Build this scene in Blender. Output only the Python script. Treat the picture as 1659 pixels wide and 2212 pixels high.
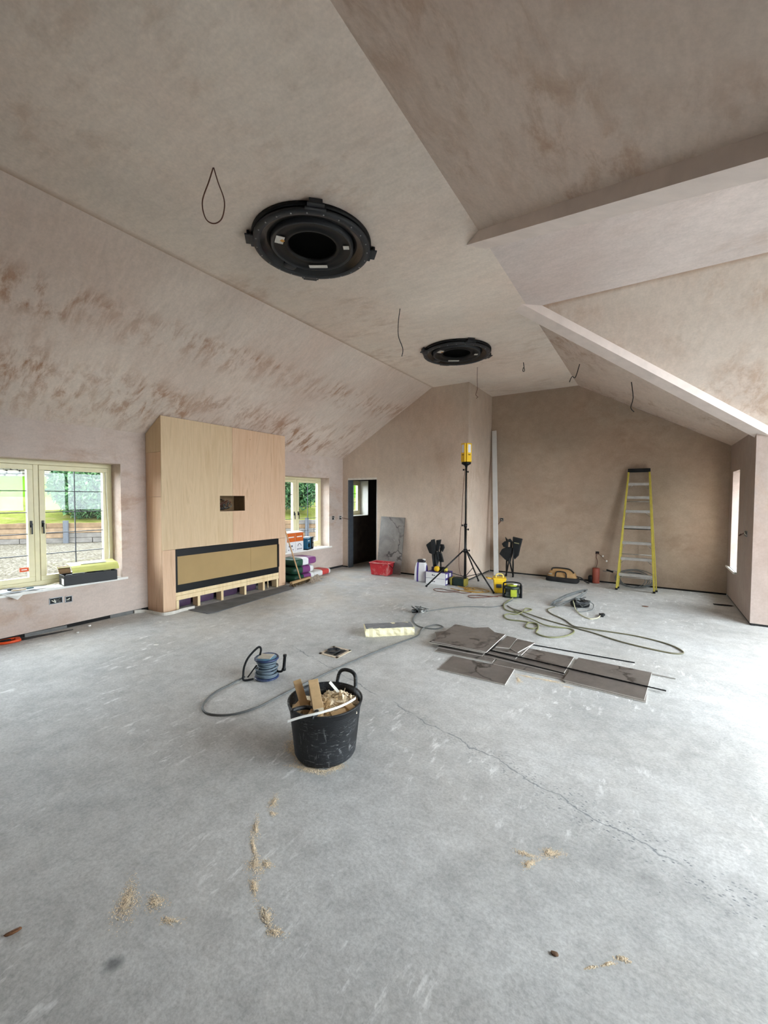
import bpy, math, random
from mathutils import Vector, Matrix
random.seed(7)
R = math.radians
for o in list(bpy.data.objects): bpy.data.objects.remove(o)
SC = bpy.context.scene
COL = SC.collection

# ------------------------------------------------------------------ camera
FPX = 895.63
cd = bpy.data.cameras.new('camera'); cam = bpy.data.objects.new('camera', cd); COL.objects.link(cam)
yaw, pitch, roll = .5716, -.036, .0041
fw = Vector((-math.sin(yaw)*math.cos(pitch), math.cos(yaw)*math.cos(pitch), math.sin(pitch)))
rt = Vector((math.cos(yaw), math.sin(yaw), 0)); up = rt.cross(fw)
r2 = math.cos(roll)*rt + math.sin(roll)*up; u2 = -math.sin(roll)*rt + math.cos(roll)*up
m = Matrix((r2, u2, -fw)).transposed().to_4x4(); m.translation = (6.0169, 0, 1.6299)
cam.matrix_world = m
cd.sensor_fit = 'HORIZONTAL'; cd.sensor_width = 36; cd.lens = FPX/1659*36
cd.clip_start = .05; cd.clip_end = 300
SC.camera = cam
SC.cycles.adaptive_threshold = .08

# ------------------------------------------------------------------ sky, portals, exposure
W = bpy.data.worlds.new('overcast_sky'); SC.world = W; W.use_nodes = True
bg = W.node_tree.nodes['Background']
bg.inputs[0].default_value = (.885, .94, 1.03, 1); bg.inputs[1].default_value = 5.2
vs = SC.view_settings
vs.view_transform = 'Standard'; vs.look = 'None'; vs.exposure = 1.87; vs.gamma = 1; vs.use_curve_mapping = False

def portal(name, loc, rot, sx, sy):
    l = bpy.data.lights.new(name, 'AREA'); l.shape = 'RECTANGLE'; l.size = sx; l.size_y = sy
    l.cycles.is_portal = True
    o = bpy.data.objects.new(name, l); o.location = loc; o.rotation_euler = rot; COL.objects.link(o)

# ------------------------------------------------------------------ room measures
HE, ZC = 2.5067, 3.83
XC, XR, XW = 2.267, 4.77, 7.1236
YD, YB, XREC = 7.584, 8.956, 3.05
Y0 = -4.0
WN, WF = 1.50, 6.99            # wing eaves (near, far)
CN, CF = 3.485, 5.034          # wing flat ceiling (near, far)
XE = 9.7                      # glazed end of the wing
SL, SR = (ZC-HE)/XC, (ZC-HE)/(XW-XR)
portal('sky_portal_wing', (XE+.2, (WN+WF)/2, 1.6), (0, R(90), 0), 3.2, 5.3)
portal('sky_portal_window', (-.34, 1.95, 1.29), (0, R(-90), 0), 1.54, 1.7)
portal('sky_portal_window', (-.34, 6.32, 1.29), (0, R(-90), 0), 1.54, 1.56)
portal('sky_portal_window', (-.34, 8.15, 1.6), (0, R(-90), 0), .87, .95)
portal('sky_portal_window', (XW+.38, 8.39, 1.28), (0, R(90), 0), 1.56, .64)

# ------------------------------------------------------------------ materials
def lin(c):
    f = lambda v: v/12.92 if v <= .04045 else ((v+.055)/1.055)**2.4
    return tuple(f(v/255) for v in c[:3]) + (1,)
MATS = {}
class NT:
    def __init__(s, name):
        s.m = bpy.data.materials.new(name); s.m.use_nodes = True
        s.t = s.m.node_tree; s.n = s.t.nodes; s.b = s.n['Principled BSDF']; s.out = s.n['Material Output']
        s.tc = s.n.new('ShaderNodeTexCoord')
    def link(s, a, b): s.t.links.new(a, b)
    def mapping(s, scale=(1,1,1), rot=(0,0,0), loc=(0,0,0), coord='Object'):
        m = s.n.new('ShaderNodeMapping'); m.inputs['Scale'].default_value = scale
        m.inputs['Rotation'].default_value = rot; m.inputs['Location'].default_value = loc
        s.link(s.tc.outputs[coord], m.inputs[0]); return m.outputs[0]
    def noise(s, vec, scale, detail=4, rough=.55, dist=0):
        n = s.n.new('ShaderNodeTexNoise'); n.inputs['Scale'].default_value = scale
        n.inputs['Detail'].default_value = detail; n.inputs['Roughness'].default_value = rough
        n.inputs['Distortion'].default_value = dist; s.link(vec, n.inputs['Vector']); return n.outputs[0]
    def voro(s, vec, scale, feature='F1'):
        n = s.n.new('ShaderNodeTexVoronoi'); n.feature = feature; n.inputs['Scale'].default_value = scale
        s.link(vec, n.inputs['Vector']); return n.outputs[0]
    def ramp(s, fac, stops, interp='LINEAR'):
        r = s.n.new('ShaderNodeValToRGB'); r.color_ramp.interpolation = interp
        e = r.color_ramp.elements
        while len(e) < len(stops): e.new(.5)
        for k, (p, c) in enumerate(stops):
            e[k].position = p; e[k].color = c if isinstance(c, tuple) else (c, c, c, 1)
        s.link(fac, r.inputs[0]); return r.outputs[0]
    def math(s, op, a, b=None, c=None):
        n = s.n.new('ShaderNodeMath'); n.operation = op
        for i, v in enumerate((a, b, c)):
            if v is None: continue
            if isinstance(v, (int, float)): n.inputs[i].default_value = v
            else: s.link(v, n.inputs[i])
        return n.outputs[0]
    def mix(s, fac, a, b, blend='MIX'):
        n = s.n.new('ShaderNodeMix'); n.data_type = 'RGBA'; n.blend_type = blend
        for sock, v in ((n.inputs[0], fac), (n.inputs[6], a), (n.inputs[7], b)):
            if isinstance(v, (int, float)): sock.default_value = v
            elif isinstance(v, tuple): sock.default_value = v
            else: s.link(v, sock)
        return n.outputs[2]
    def sep(s, vec):
        n = s.n.new('ShaderNodeSeparateXYZ'); s.link(vec, n.inputs[0]); return n.outputs
    def bump(s, h, strength, dist=.01):
        n = s.n.new('ShaderNodeBump'); n.inputs['Strength'].default_value = strength
        n.inputs['Distance'].default_value = dist; s.link(h, n.inputs['Height']); s.link(n.outputs[0], s.b.inputs['Normal'])
    def base(s, c, rough=.6, metal=0, spec=.4):
        if isinstance(c, tuple): s.b.inputs['Base Color'].default_value = c
        else: s.link(c, s.b.inputs['Base Color'])
        s.b.inputs['Roughness'].default_value = rough; s.b.inputs['Metallic'].default_value = metal
        s.b.inputs['Specular IOR Level'].default_value = spec
        return s.m

def M(name, col, rough=.6, metal=0, var=.12, scale=14, bump=.0, spec=.4, dirt=None):
    if name in MATS: return MATS[name]
    t = NT(name); v = t.mapping()
    n = t.noise(v, scale, 5)
    c = lin(col)
    a = tuple(x*(1-var) for x in c[:3])+(1,); b = tuple(min(1, x*(1+var)) for x in c[:3])+(1,)
    k = t.ramp(n, [(.3, a), (.7, b)])
    if dirt:
        d = t.ramp(t.noise(v, scale*.5, 8, .7, .6), [(.5, 0.0), (.72, dirt[1])])
        k = t.mix(d, k, lin(dirt[0]))
    MATS[name] = t.base(k, rough, metal, spec)
    if bump: t.bump(t.noise(v, scale*4, 4), bump)
    return MATS[name]

def plaster(name, base, patch, amt=.8, stretch=(1, 1, 1), rot=(0, 0, 0), region=(.48, .62), bands=None, bscale=1/2.3, edge=None, eaxis=0, ew=.07):
    t = NT(name); v = t.mapping()
    big = t.noise(v, .55, 3, .5, .3)
    b = lin(base); lo = tuple(x*.86 for x in b[:3])+(1,); hi = tuple(min(1, x*1.1) for x in b[:3])+(1,)
    c = t.ramp(big, [(.32, lo), (.68, hi)])
    pink = t.ramp(t.noise(t.mapping(loc=(3, 7, 1)), .8, 3), [(.4, 0.0), (.65, .5)])
    c = t.mix(pink, c, lin((base[0]-4, base[1]-13, base[2]-16)))
    sv = t.mapping(scale=stretch, rot=rot)
    st = t.noise(sv, 3.0, 5, .7, .35)
    reg = t.ramp(t.noise(t.mapping(loc=(11, 2, 5)), .75, 4, .6, .4), [(region[0], 0.0), (region[1], 1.0)])
    mask = t.ramp(st, [(.47, 0.0), (.62, 1.0)])
    if bands:
        x = t.math('MULTIPLY', t.sep(t.tc.outputs['Object'])[0], bscale)
        bn = t.ramp(x, bands)
        reg = t.math('MULTIPLY', t.math('ADD', t.math('MULTIPLY', reg, .55), .45), bn)
    mk = t.math('MULTIPLY', t.math('MULTIPLY', mask, reg), amt)
    c = t.mix(mk, c, lin(patch))
    if edge is not None:
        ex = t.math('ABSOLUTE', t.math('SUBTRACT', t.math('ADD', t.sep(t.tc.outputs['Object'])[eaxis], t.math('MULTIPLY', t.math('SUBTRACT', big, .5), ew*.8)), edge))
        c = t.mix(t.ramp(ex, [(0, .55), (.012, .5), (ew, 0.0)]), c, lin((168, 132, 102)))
    fine = t.noise(v, 42, 3, .7)
    c = t.mix(.35, c, t.ramp(fine, [(.3, .62), (.7, .95)]), 'MULTIPLY')
    c = t.mix(.22, c, t.ramp(t.noise(sv, 9, 3, .6), [(.35, .6), (.65, 1.0)]), 'MULTIPLY')
    MATS[name] = t.base(c, .82, 0, .25)
    return MATS[name]

LIGHTP, TAN = (230, 214, 202), (184, 150, 122)
P_wall = plaster('plaster_walls', (208, 190, 173), (176, 146, 120), .32, (1, 1, .6))
P_left = plaster('plaster_left_wall', (208, 191, 180), (180, 146, 120), .55, (1, .8, 1.6), region=(.44, .62))
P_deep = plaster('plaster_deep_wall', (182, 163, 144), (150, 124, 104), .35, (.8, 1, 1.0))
P_slopeL = plaster('plaster_left_slope', LIGHTP, (176, 134, 104), 1.0, (.8, 2.6, 1.2),
    bands=[(0, .5), (.06, .95), (.34, .95), (.44, .25), (.53, .2), (.6, .95), (.7, .95), (.76, .12), (1, .05)])
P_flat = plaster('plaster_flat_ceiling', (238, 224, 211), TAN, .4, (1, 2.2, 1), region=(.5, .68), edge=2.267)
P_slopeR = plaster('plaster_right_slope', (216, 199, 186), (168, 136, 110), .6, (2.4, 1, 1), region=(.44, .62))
P_wing = plaster('plaster_wing', (222, 209, 203), (186, 156, 132), .4, (1, 1.8, 1), region=(.5, .66))
P_wing2 = plaster('plaster_wing_slope', (216, 201, 188), (178, 144, 116), .55, (1.8, 1, 1), region=(.44, .62), edge=5.034, eaxis=1, ew=.045)
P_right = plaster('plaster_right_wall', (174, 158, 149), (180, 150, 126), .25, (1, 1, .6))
P_beam = M('plaster_beam', (222, 208, 200), .85, var=.08, scale=6, bump=.08)

def floor_material():
    t = NT('concrete_screed'); v = t.mapping()
    base = t.ramp(t.noise(v, .7, 5, .6, .5), [(.3, lin((184, 184, 181))), (.7, lin((220, 220, 218)))])
    base = t.mix(.6, base, t.ramp(t.noise(v, 7, 5, .75, .3), [(.34, .62), (.62, 1.0)]), 'MULTIPLY')
    base = t.mix(.6, base, t.ramp(t.noise(v, 60, 4, .75), [(.32, .55), (.6, 1.0)]), 'MULTIPLY')
    # light scuffs
    sv = t.mapping(scale=(1, .35, 1), rot=(0, 0, R(28)))
    sc = t.ramp(t.noise(sv, 16, 4, .7, .2), [(.56, 0.0), (.68, .75)])
    scr = t.ramp(t.noise(t.mapping(loc=(5, 3, 0)), 1.4, 4), [(.45, 0.0), (.62, 1.0)])
    base = t.mix(t.math('MULTIPLY', sc, scr), base, lin((244, 244, 242)))
    # tan building dust, more on the far left
    xyz = t.sep(t.tc.outputs['Object'])
    dreg = t.ramp(t.math('SUBTRACT', t.math('MULTIPLY', xyz[1], .12), t.math('MULTIPLY', xyz[0], .16)), [(0.0, .14), (.5, .8)])
    dn = t.ramp(t.noise(t.mapping(loc=(9, 1, 0)), 1.1, 4, .65, .5), [(.42, 0.0), (.68, .55)])
    base = t.mix(t.math('MULTIPLY', dreg, dn), base, lin((201, 183, 158)))
    # hairline crack with a band of dark pits
    L = t.math('ADD', t.math('MULTIPLY', xyz[0], .959), t.math('MULTIPLY', xyz[1], -.284))
    N = t.math('ADD', t.math('MULTIPLY', xyz[0], .284), t.math('MULTIPLY', xyz[1], .959))
    wob = t.math('MULTIPLY', t.math('SUBTRACT', t.noise(v, 5, 4), .5), .16)
    d = t.math('ABSOLUTE', t.math('ADD', t.math('SUBTRACT', N, 3.879), wob))
    along = t.ramp(t.math('MULTIPLY', t.math('SUBTRACT', L, 3.3), .3), [(.0, 0.0), (.06, .5), (.5, 1.0), (1, 1.0)])
    band = t.ramp(d, [(.0, 1.0), (.07, .8), (.16, 0.0)])
    pits = t.ramp(t.voro(t.mapping(scale=(1, 1.8, 1), rot=(0, 0, R(-20))), 42), [(.2, 1.0), (.36, 0.0)])
    pits2 = t.ramp(t.noise(v, 30, 3), [(.44, 0.0), (.54, 1.0)])
    pm = t.math('MULTIPLY', t.math('MULTIPLY', pits, pits2), t.math('MULTIPLY', band, along))
    hair = t.math('MULTIPLY', t.ramp(d, [(.0, .9), (.008, 0.0)]), t.ramp(t.noise(v, 3, 2), [(.38, 0.0), (.5, 1.0)]))
    hair = t.math('MULTIPLY', hair, t.ramp(t.math('MULTIPLY', t.math('SUBTRACT', L, 1.6), .3), [(0, 0.0), (.1, 1.0), (1, 1.0)]))
    base = t.mix(t.math('MULTIPLY', t.math('MAXIMUM', pm, hair), .85), base, lin((92, 98, 104)))
    # scattered dark specks
    sp = t.ramp(t.voro(v, 9), [(.02, .8), (.035, 0.0)])
    base = t.mix(t.math('MULTIPLY', sp, t.ramp(t.noise(v, 2.2, 2), [(.5, 0.0), (.55, 1.0)])), base, lin((70, 68, 64)))
    # oily smudge
    dx = t.math('SUBTRACT', xyz[0], 4.48); dy = t.math('SUBTRACT', xyz[1], .66)
    rr = t.math('SQRT', t.math('ADD', t.math('MULTIPLY', dx, dx), t.math('MULTIPLY', dy, dy)))
    rr = t.math('ADD', rr, t.math('MULTIPLY', t.noise(v, 24, 4), .05))
    base = t.mix(t.ramp(rr, [(.035, .7), (.07, 0.0)]), base, lin((74, 78, 80)))
    m = t.base(base, .62, 0, .25)
    t.bump(t.noise(v, 34, 2, .7), .22, .006)
    return m
F_mat = floor_material()

def ply_material(name, a, b):
    t = NT(name); v = t.mapping(scale=(3, 3, .28))
    g = t.noise(v, 3.0, 8, .6, 1.4)
    c = t.ramp(g, [(.3, lin(a)), (.55, lin(b)), (.75, lin(tuple(x-14 for x in a)))])
    fi = t.ramp(t.noise(t.mapping(scale=(30, 30, 1)), 6, 4), [(.3, .82), (.7, 1.0)])
    c = t.mix(.6, c, fi, 'MULTIPLY')
    sw = t.ramp(t.voro(t.mapping(scale=(1, 1, 1)), 3.3), [(.018, .8), (.03, 0.0)])
    c = t.mix(sw, c, lin((120, 80, 52)))
    return t.base(c, .6, 0, .3)
PLY_A = ply_material('plywood_yellow', (206, 177, 140), (218, 191, 156))
PLY_B = ply_material('plywood_pink', (210, 171, 138), (222, 187, 156))
PINE = ply_material('pine_timber', (226, 196, 150), (240, 215, 172))

def marble_material(name, a, b, rough=.35):
    t = NT(name)
    oi = t.n.new('ShaderNodeObjectInfo')
    add = t.n.new('ShaderNodeVectorMath'); add.operation = 'ADD'
    sca = t.n.new('ShaderNodeVectorMath'); sca.operation = 'SCALE'; sca.inputs[3].default_value = 23
    com = t.n.new('ShaderNodeCombineXYZ')
    for k in range(3): t.link(oi.outputs['Random'], com.inputs[k])
    t.link(com.outputs[0], sca.inputs[0]); t.link(t.tc.outputs['Object'], add.inputs[0]); t.link(sca.outputs[0], add.inputs[1])
    v = add.outputs[0]
    c = t.ramp(t.noise(v, 3.2, 8, .65, .8), [(.3, lin(a)), (.7, lin(b))])
    c = t.mix(.4, c, t.ramp(t.noise(v, 40, 6, .7), [(.3, .6), (.7, 1.0)]), 'MULTIPLY')
    warp = t.n.new('ShaderNodeVectorMath'); warp.operation = 'ADD'
    nz = t.n.new('ShaderNodeTexNoise'); nz.inputs['Scale'].default_value = 3; nz.inputs['Detail'].default_value = 6
    t.link(v, nz.inputs['Vector'])
    s2 = t.n.new('ShaderNodeVectorMath'); s2.operation = 'SCALE'; s2.inputs[3].default_value = .55
    t.link(nz.outputs[1], s2.inputs[0]); t.link(v, warp.inputs[0]); t.link(s2.outputs[0], warp.inputs[1])
    ed = t.voro(warp.outputs[0], 1.7, 'DISTANCE_TO_EDGE')
    vein = t.math('MULTIPLY', t.ramp(ed, [(.008, 1.0), (.03, 0.0)]), t.ramp(t.noise(v, 2.1, 3), [(.36, 0.0), (.48, 1.0)]))
    c = t.mix(t.math('MULTIPLY', vein, .85), c, lin((40, 33, 30)))
    wv = t.math('MULTIPLY', t.ramp(t.noise(v, 6, 8, .75, 1.5), [(.62, 0.0), (.7, 1.0)]), .35)
    c = t.mix(wv, c, lin((176, 170, 164)))
    return t.base(c, rough, 0, .45)
TILE = marble_material('grey_marble_tile', (92, 85, 80), (122, 114, 108))
SLAB = marble_material('grey_marble_slab', (96, 91, 86), (132, 126, 120))
TEDGE = M('tile_edge', (186, 180, 172), .7, var=.1, scale=30)

def glass_material():
    t = NT('window_glass')
    tr = t.n.new('ShaderNodeBsdfTransparent'); tr.inputs[0].default_value = (.93, .96, .95, 1)
    gl = t.n.new('ShaderNodeBsdfGlossy'); gl.inputs['Roughness'].default_value = .0
    lw = t.n.new('ShaderNodeLayerWeight'); lw.inputs[0].default_value = .5
    fr = t.math('ADD', t.math('MULTIPLY', t.math('POWER', lw.outputs['Facing'], 5), .9), .025)
    mx = t.n.new('ShaderNodeMixShader'); t.link(fr, mx.inputs[0]); t.link(tr.outputs[0], mx.inputs[1]); t.link(gl.outputs[0], mx.inputs[2])
    t.link(mx.outputs[0], t.out.inputs[0]); return t.m
GLASS = glass_material()
CREAM = M('cream_frame_paint', (226, 216, 176), .4, var=.03)
WHITEP = M('white_paint', (236, 234, 228), .5, var=.04)
LEAD = M('lead_came', (52, 54, 58), .5, .3)
BLACKM = M('black_metal', (14, 15, 17), .4, .2)
BLACKP = M('black_plastic', (14, 15, 17), .5, var=.2, spec=.25)
DARKG = M('dark_grey_plastic', (38, 41, 46), .5)
RUBBER = M('black_rubber', (24, 25, 27), .55, var=.25, scale=10, dirt=((140, 138, 132), .45))
STEEL = M('galvanised_steel', (150, 154, 158), .4, .7)
ALU = M('dull_aluminium', (168, 164, 158), .5, .35, dirt=((110, 104, 98), .4))
GAP = M('wall_base_gap', (30, 29, 29), .9, var=.3, scale=20)
FOAMG = M('grey_edge_foam', (112, 112, 110), .9)
WIREC = M('copper_brown_wire', (96, 58, 44), .5)
WIREG = M('grey_cable', (98, 100, 99), .5)
WIREB = M('black_cable', (30, 30, 32), .5)
WIREW = M('white_cable', (228, 226, 214), .5)

def bands_mat(name, axis, stops, rough=.5, coord='Generated', dirt=None, bump=0):
    t = NT(name); x = t.sep(t.tc.outputs[coord])[axis]
    c = t.ramp(x, [(p, lin(k)) for p, k in stops], 'CONSTANT')
    c = t.mix(.3, c, t.ramp(t.noise(t.mapping(), 20, 5), [(.3, .75), (.7, 1.0)]), 'MULTIPLY')
    if bump: t.bump(t.noise(t.mapping(), 14, 4), bump)
    return t.base(c, rough)

# ------------------------------------------------------------------ mesh builder
def spline(P, n=8, closed=False):
    P = [Vector(p) for p in P]; out = []; k = len(P)
    rng = range(k if closed else k-1)
    for i in rng:
        if closed: a, b, c, d = P[(i-1) % k], P[i], P[(i+1) % k], P[(i+2) % k]
        else: a, b, c, d = P[max(i-1, 0)], P[i], P[i+1], P[min(i+2, k-1)]
        for j in range(n):
            s = j/n
            out.append(.5*((2*b)+(c-a)*s+(2*a-5*b+4*c-d)*s*s+(3*b-a-3*c+d)*s**3))
    if not closed: out.append(P[-1])
    return out
def rz(a): return Matrix.Rotation(a, 3, 'Z')
def euler(x, y, z): 
    from mathutils import Euler
    return Euler((x, y, z)).to_matrix()
class MB:
    def __init__(s): s.v = []; s.f = []; s.sm = []; s.mi = []; s.cur = 0
    def add(s, vs, fs, smooth=False):
        o = len(s.v); s.v += [Vector(v) for v in vs]
        for f in fs: s.f.append([i+o for i in f]); s.sm.append(smooth); s.mi.append(s.cur)
        return s
    def box(s, c, d, rot=None):
        c = Vector(c); h = Vector(d)/2; vs = []
        for x in (-1, 1):
            for y in (-1, 1):
                for z in (-1, 1):
                    q = Vector((x*h.x, y*h.y, z*h.z)); vs.append(c+(rot @ q if rot else q))
        return s.add(vs, [(0,1,3,2), (4,6,7,5), (0,4,5,1), (2,3,7,6), (0,2,6,4), (1,5,7,3)])
    def bb(s, a, b):
        return s.box([(p+q)/2 for p, q in zip(a, b)], [abs(q-p) for p, q in zip(a, b)])
    def extrude(s, poly, vec):
        n = len(poly); P = [Vector(p) for p in poly]; V = Vector(vec)
        nn = sum(((P[i]-P[0]).cross(P[(i+1) % n]-P[0]) for i in range(1, n-1)), Vector())
        if nn.dot(V) > 0: P.reverse()
        fs = [tuple(range(n)), tuple(range(2*n-1, n-1, -1))]
        fs += [(i, i+n, (i+1) % n+n, (i+1) % n) for i in range(n)]
        fs = [fs[0], fs[1]] + [tuple(reversed(f)) for f in fs[2:]]
        return s.add(P+[p+V for p in P], fs)
    def loft(s, A, B):
        n = len(A); fs = [tuple(reversed(range(n))), tuple(range(n, 2*n))] + [(i, (i+1) % n, (i+1) % n+n, i+n) for i in range(n)]
        return s.add(list(A)+list(B), fs)
    def tube(s, P, r, seg=6, closed=False, r1=None, cap=True):
        P = [Vector(p) for p in P]; n = len(P); vs = []; fs = []
        prev = None
        for i, p in enumerate(P):
            if closed: t = P[(i+1) % n]-P[i-1]
            else: t = P[min(i+1, n-1)]-P[max(i-1, 0)]
            t = t.normalized() if t.length > 1e-9 else Vector((0, 0, 1))
            if prev is None:
                a = t.cross(Vector((0, 0, 1)))
                if a.length < .05: a = t.cross(Vector((1, 0, 0)))
            else: a = prev - t*prev.dot(t)
            a.normalize(); prev = a; b = t.cross(a)
            rr = r if r1 is None else r+(r1-r)*i/(n-1)
            for k in range(seg):
                an = 2*math.pi*k/seg; vs.append(p+(a*math.cos(an)+b*math.sin(an))*rr)
        m = n if closed else n-1
        for i in range(m):
            j = (i+1) % n
            for k in range(seg):
                fs.append((i*seg+k, i*seg+(k+1) % seg, j*seg+(k+1) % seg, j*seg+k))
        if not closed and cap:
            fs.append(tuple(reversed(range(seg)))); fs.append(tuple(range((n-1)*seg, n*seg)))
        return s.add(vs, fs, True)
    def lathe(s, prof, seg=32, c=(0, 0, 0), rot=None, sc=(1, 1)):
        vs = []; fs = []; c = Vector(c)
        for r, z in prof:
            for k in range(seg):
                a = 2*math.pi*k/seg; q = Vector((r*math.cos(a)*sc[0], r*math.sin(a)*sc[1], z))
                vs.append(c+(rot @ q if rot else q))
        for i in range(len(prof)-1):
            for k in range(seg): fs.append((i*seg+k, i*seg+(k+1) % seg, (i+1)*seg+(k+1) % seg, (i+1)*seg+k))
        return s.add(vs, fs, True)
    def cyl(s, a, b, r, seg=16): return s.tube([a, b], r, seg)
    def superel(s, c, d, e=.4, e2=None, nu=10, nv=18, rot=None, jit=0, rnd=None):
        e2 = e2 or e; c = Vector(c); vs = []; fs = []
        sp = lambda w, k: math.copysign(abs(w)**k, w)
        for i in range(nu+1):
            ph = -math.pi/2+math.pi*i/nu
            for j in range(nv):
                th = 2*math.pi*j/nv
                q = Vector((d[0]/2*sp(math.cos(ph), e)*sp(math.cos(th), e2), d[1]/2*sp(math.cos(ph), e)*sp(math.sin(th), e2), d[2]/2*sp(math.sin(ph), e)))
                if jit: q *= 1+(rnd or random).uniform(-jit, jit)
                vs.append(c+(rot @ q if rot else q))
        for i in range(nu):
            for j in range(nv): fs.append((i*nv+j, i*nv+(j+1) % nv, (i+1)*nv+(j+1) % nv, (i+1)*nv+j))
        return s.add(vs, fs, True)
    def build(s, name, mat, parent=None, bevel=0, seg=2):
        me = bpy.data.meshes.new(name); me.from_pydata([tuple(v) for v in s.v], [], s.f)
        mats = mat if isinstance(mat, (list, tuple)) else [mat]
        for k in mats: me.materials.append(k)
        me.polygons.foreach_set('use_smooth', s.sm); me.polygons.foreach_set('material_index', s.mi)
        me.update()
        o = bpy.data.objects.new(name, me); COL.objects.link(o)
        if parent: o.parent = parent
        if bevel:
            b = o.modifiers.new('bevel', 'BEVEL'); b.width = bevel; b.segments = seg; b.limit_method = 'ANGLE'; b.angle_limit = R(40)
        return o

def empty(name, loc=(0, 0, 0), rotz=0):
    o = bpy.data.objects.new(name, None); o.location = loc; o.rotation_euler = (0, 0, rotz)
    o.empty_display_size = .1; COL.objects.link(o); return o
def tag(o, label, cat, group=None, kind=None):
    o['label'] = label; o['category'] = cat
    if group: o['group'] = group
    if kind: o['kind'] = kind
    return o
def thing(name, label, cat, loc=(0, 0, 0), rotz=0, group=None, kind=None):
    return tag(empty(name, loc, rotz), label, cat, group, kind)
def struct(o, label=None, cat=None):
    o['kind'] = 'structure'
    if label: o['label'] = label
    if cat: o['category'] = cat
    return o
def inst(src, parent=None, loc=None, rot=None, name=None):
    o = src.copy(); COL.objects.link(o)
    if name: o.name = name
    if parent is not None: o.parent = parent
    if loc is not None: o.location = loc
    if rot is not None: o.rotation_euler = rot
    return o

# ================================================================== STRUCTURE
T = .36
def ztop(x):
    if x < XC: return HE+SL*x
    if x < XR: return ZC
    return HE+SR*(XW-x)
# floor
struct(MB().bb((-.36, Y0-.3, -.2), (XE+.3, 10.9, 0)).build('floor', F_mat), 'dusty grey concrete screed floor with scuffs and a hairline crack', 'floor')

def wall_x(mb, x0, x1, ya, yb, z0, z1, holes):
    """box wall along Y between x0..x1 with rectangular holes (ya,yb,za,zb)"""
    ys = sorted({ya, yb, *[h[0] for h in holes], *[h[1] for h in holes]})
    for a, b in zip(ys, ys[1:]):
        hs = sorted([h for h in holes if h[0] <= a+1e-6 and h[1] >= b-1e-6], key=lambda h: h[2])
        z = z0
        for h in hs:
            if h[2] > z: mb.bb((x0, a, z), (x1, b, h[2]))
            z = h[3]
        if z < z1: mb.bb((x0, a, z), (x1, b, z1))
W1 = (1.10, 2.788, .50, 2.06); W2 = (5.52, 7.10, .50, 2.045); W3 = (7.68, 8.605, 1.17, 2.04)
mb = MB(); wall_x(mb, -T, 0, Y0, YD, .045, HE+.02, [W1, W2])
struct(mb.build('wall_left', P_left), 'pink plastered side wall with two cream windows', 'wall')
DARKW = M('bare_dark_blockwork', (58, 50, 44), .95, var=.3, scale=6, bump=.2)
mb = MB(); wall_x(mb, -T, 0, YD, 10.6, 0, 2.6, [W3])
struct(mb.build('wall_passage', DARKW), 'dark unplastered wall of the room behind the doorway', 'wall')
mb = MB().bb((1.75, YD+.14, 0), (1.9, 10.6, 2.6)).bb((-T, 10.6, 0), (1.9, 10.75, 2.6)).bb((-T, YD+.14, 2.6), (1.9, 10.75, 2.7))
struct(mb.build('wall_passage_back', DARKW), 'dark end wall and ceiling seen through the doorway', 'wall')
# door wall (gable) and the deeper recess wall
D0, D1, DH = .15, .952, 2.06
mb = MB()
def gpiece(mb, xs, y0, y1, z0):
    pts = [(xs[0], y0, z0), (xs[-1], y0, z0)] + [(x, y0, ztop(x)+.03) for x in reversed(xs)]
    mb.extrude(pts, (0, y1-y0, 0))
gpiece(mb, [0, D0], YD, YD+.14, .03); gpiece(mb, [D0, D1], YD, YD+.14, DH); gpiece(mb, [D1, XC, XREC], YD, YD+.14, .03)
struct(mb.build('wall_door', P_wall), 'plastered gable wall with the dark doorway', 'wall')
mb = MB(); mb.bb((XREC-.14, YD+.14, .03), (XREC, YB+.0, ZC+.03))
struct(mb.build('wall_recess', P_wall), 'narrow plastered return beside the light tower', 'wall')
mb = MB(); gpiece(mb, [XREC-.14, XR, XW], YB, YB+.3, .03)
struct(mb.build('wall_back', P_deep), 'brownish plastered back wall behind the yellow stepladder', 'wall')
mb = MB(); wall_x(mb, XW, XW+T, WF, YB+.3, .03, HE+.02, [(8.075, 8.70, .49, 2.06)])
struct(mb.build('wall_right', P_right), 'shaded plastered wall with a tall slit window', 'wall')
mb = MB().bb((XW+T, WF, .03), (XE, WF+.3, HE+.02))
struct(mb.build('wall_wing', P_wing), 'bright plastered wall at the right edge of the picture', 'wall')
mb = MB().bb((XW, Y0, 0), (XW+.3, WN, HE+.02)).bb((XW+.3, WN-.3, 0), (XE, WN, HE+.02))
struct(mb.build('wall_near', P_wing), 'plastered wall of the wing out of view on the right', 'wall')
# rear wall
mb = MB()
def rpiece(xs, z0): 
    mb.extrude([(xs[0], Y0, z0), (xs[-1], Y0, z0)]+[(x, Y0, ztop(x)+.03) for x in reversed(xs)], (0, -.3, 0))
rpiece([0, XC, XR, XW], 0)
struct(mb.build('wall_rear', P_wall), 'plastered end wall behind the viewer', 'wall')
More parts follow.
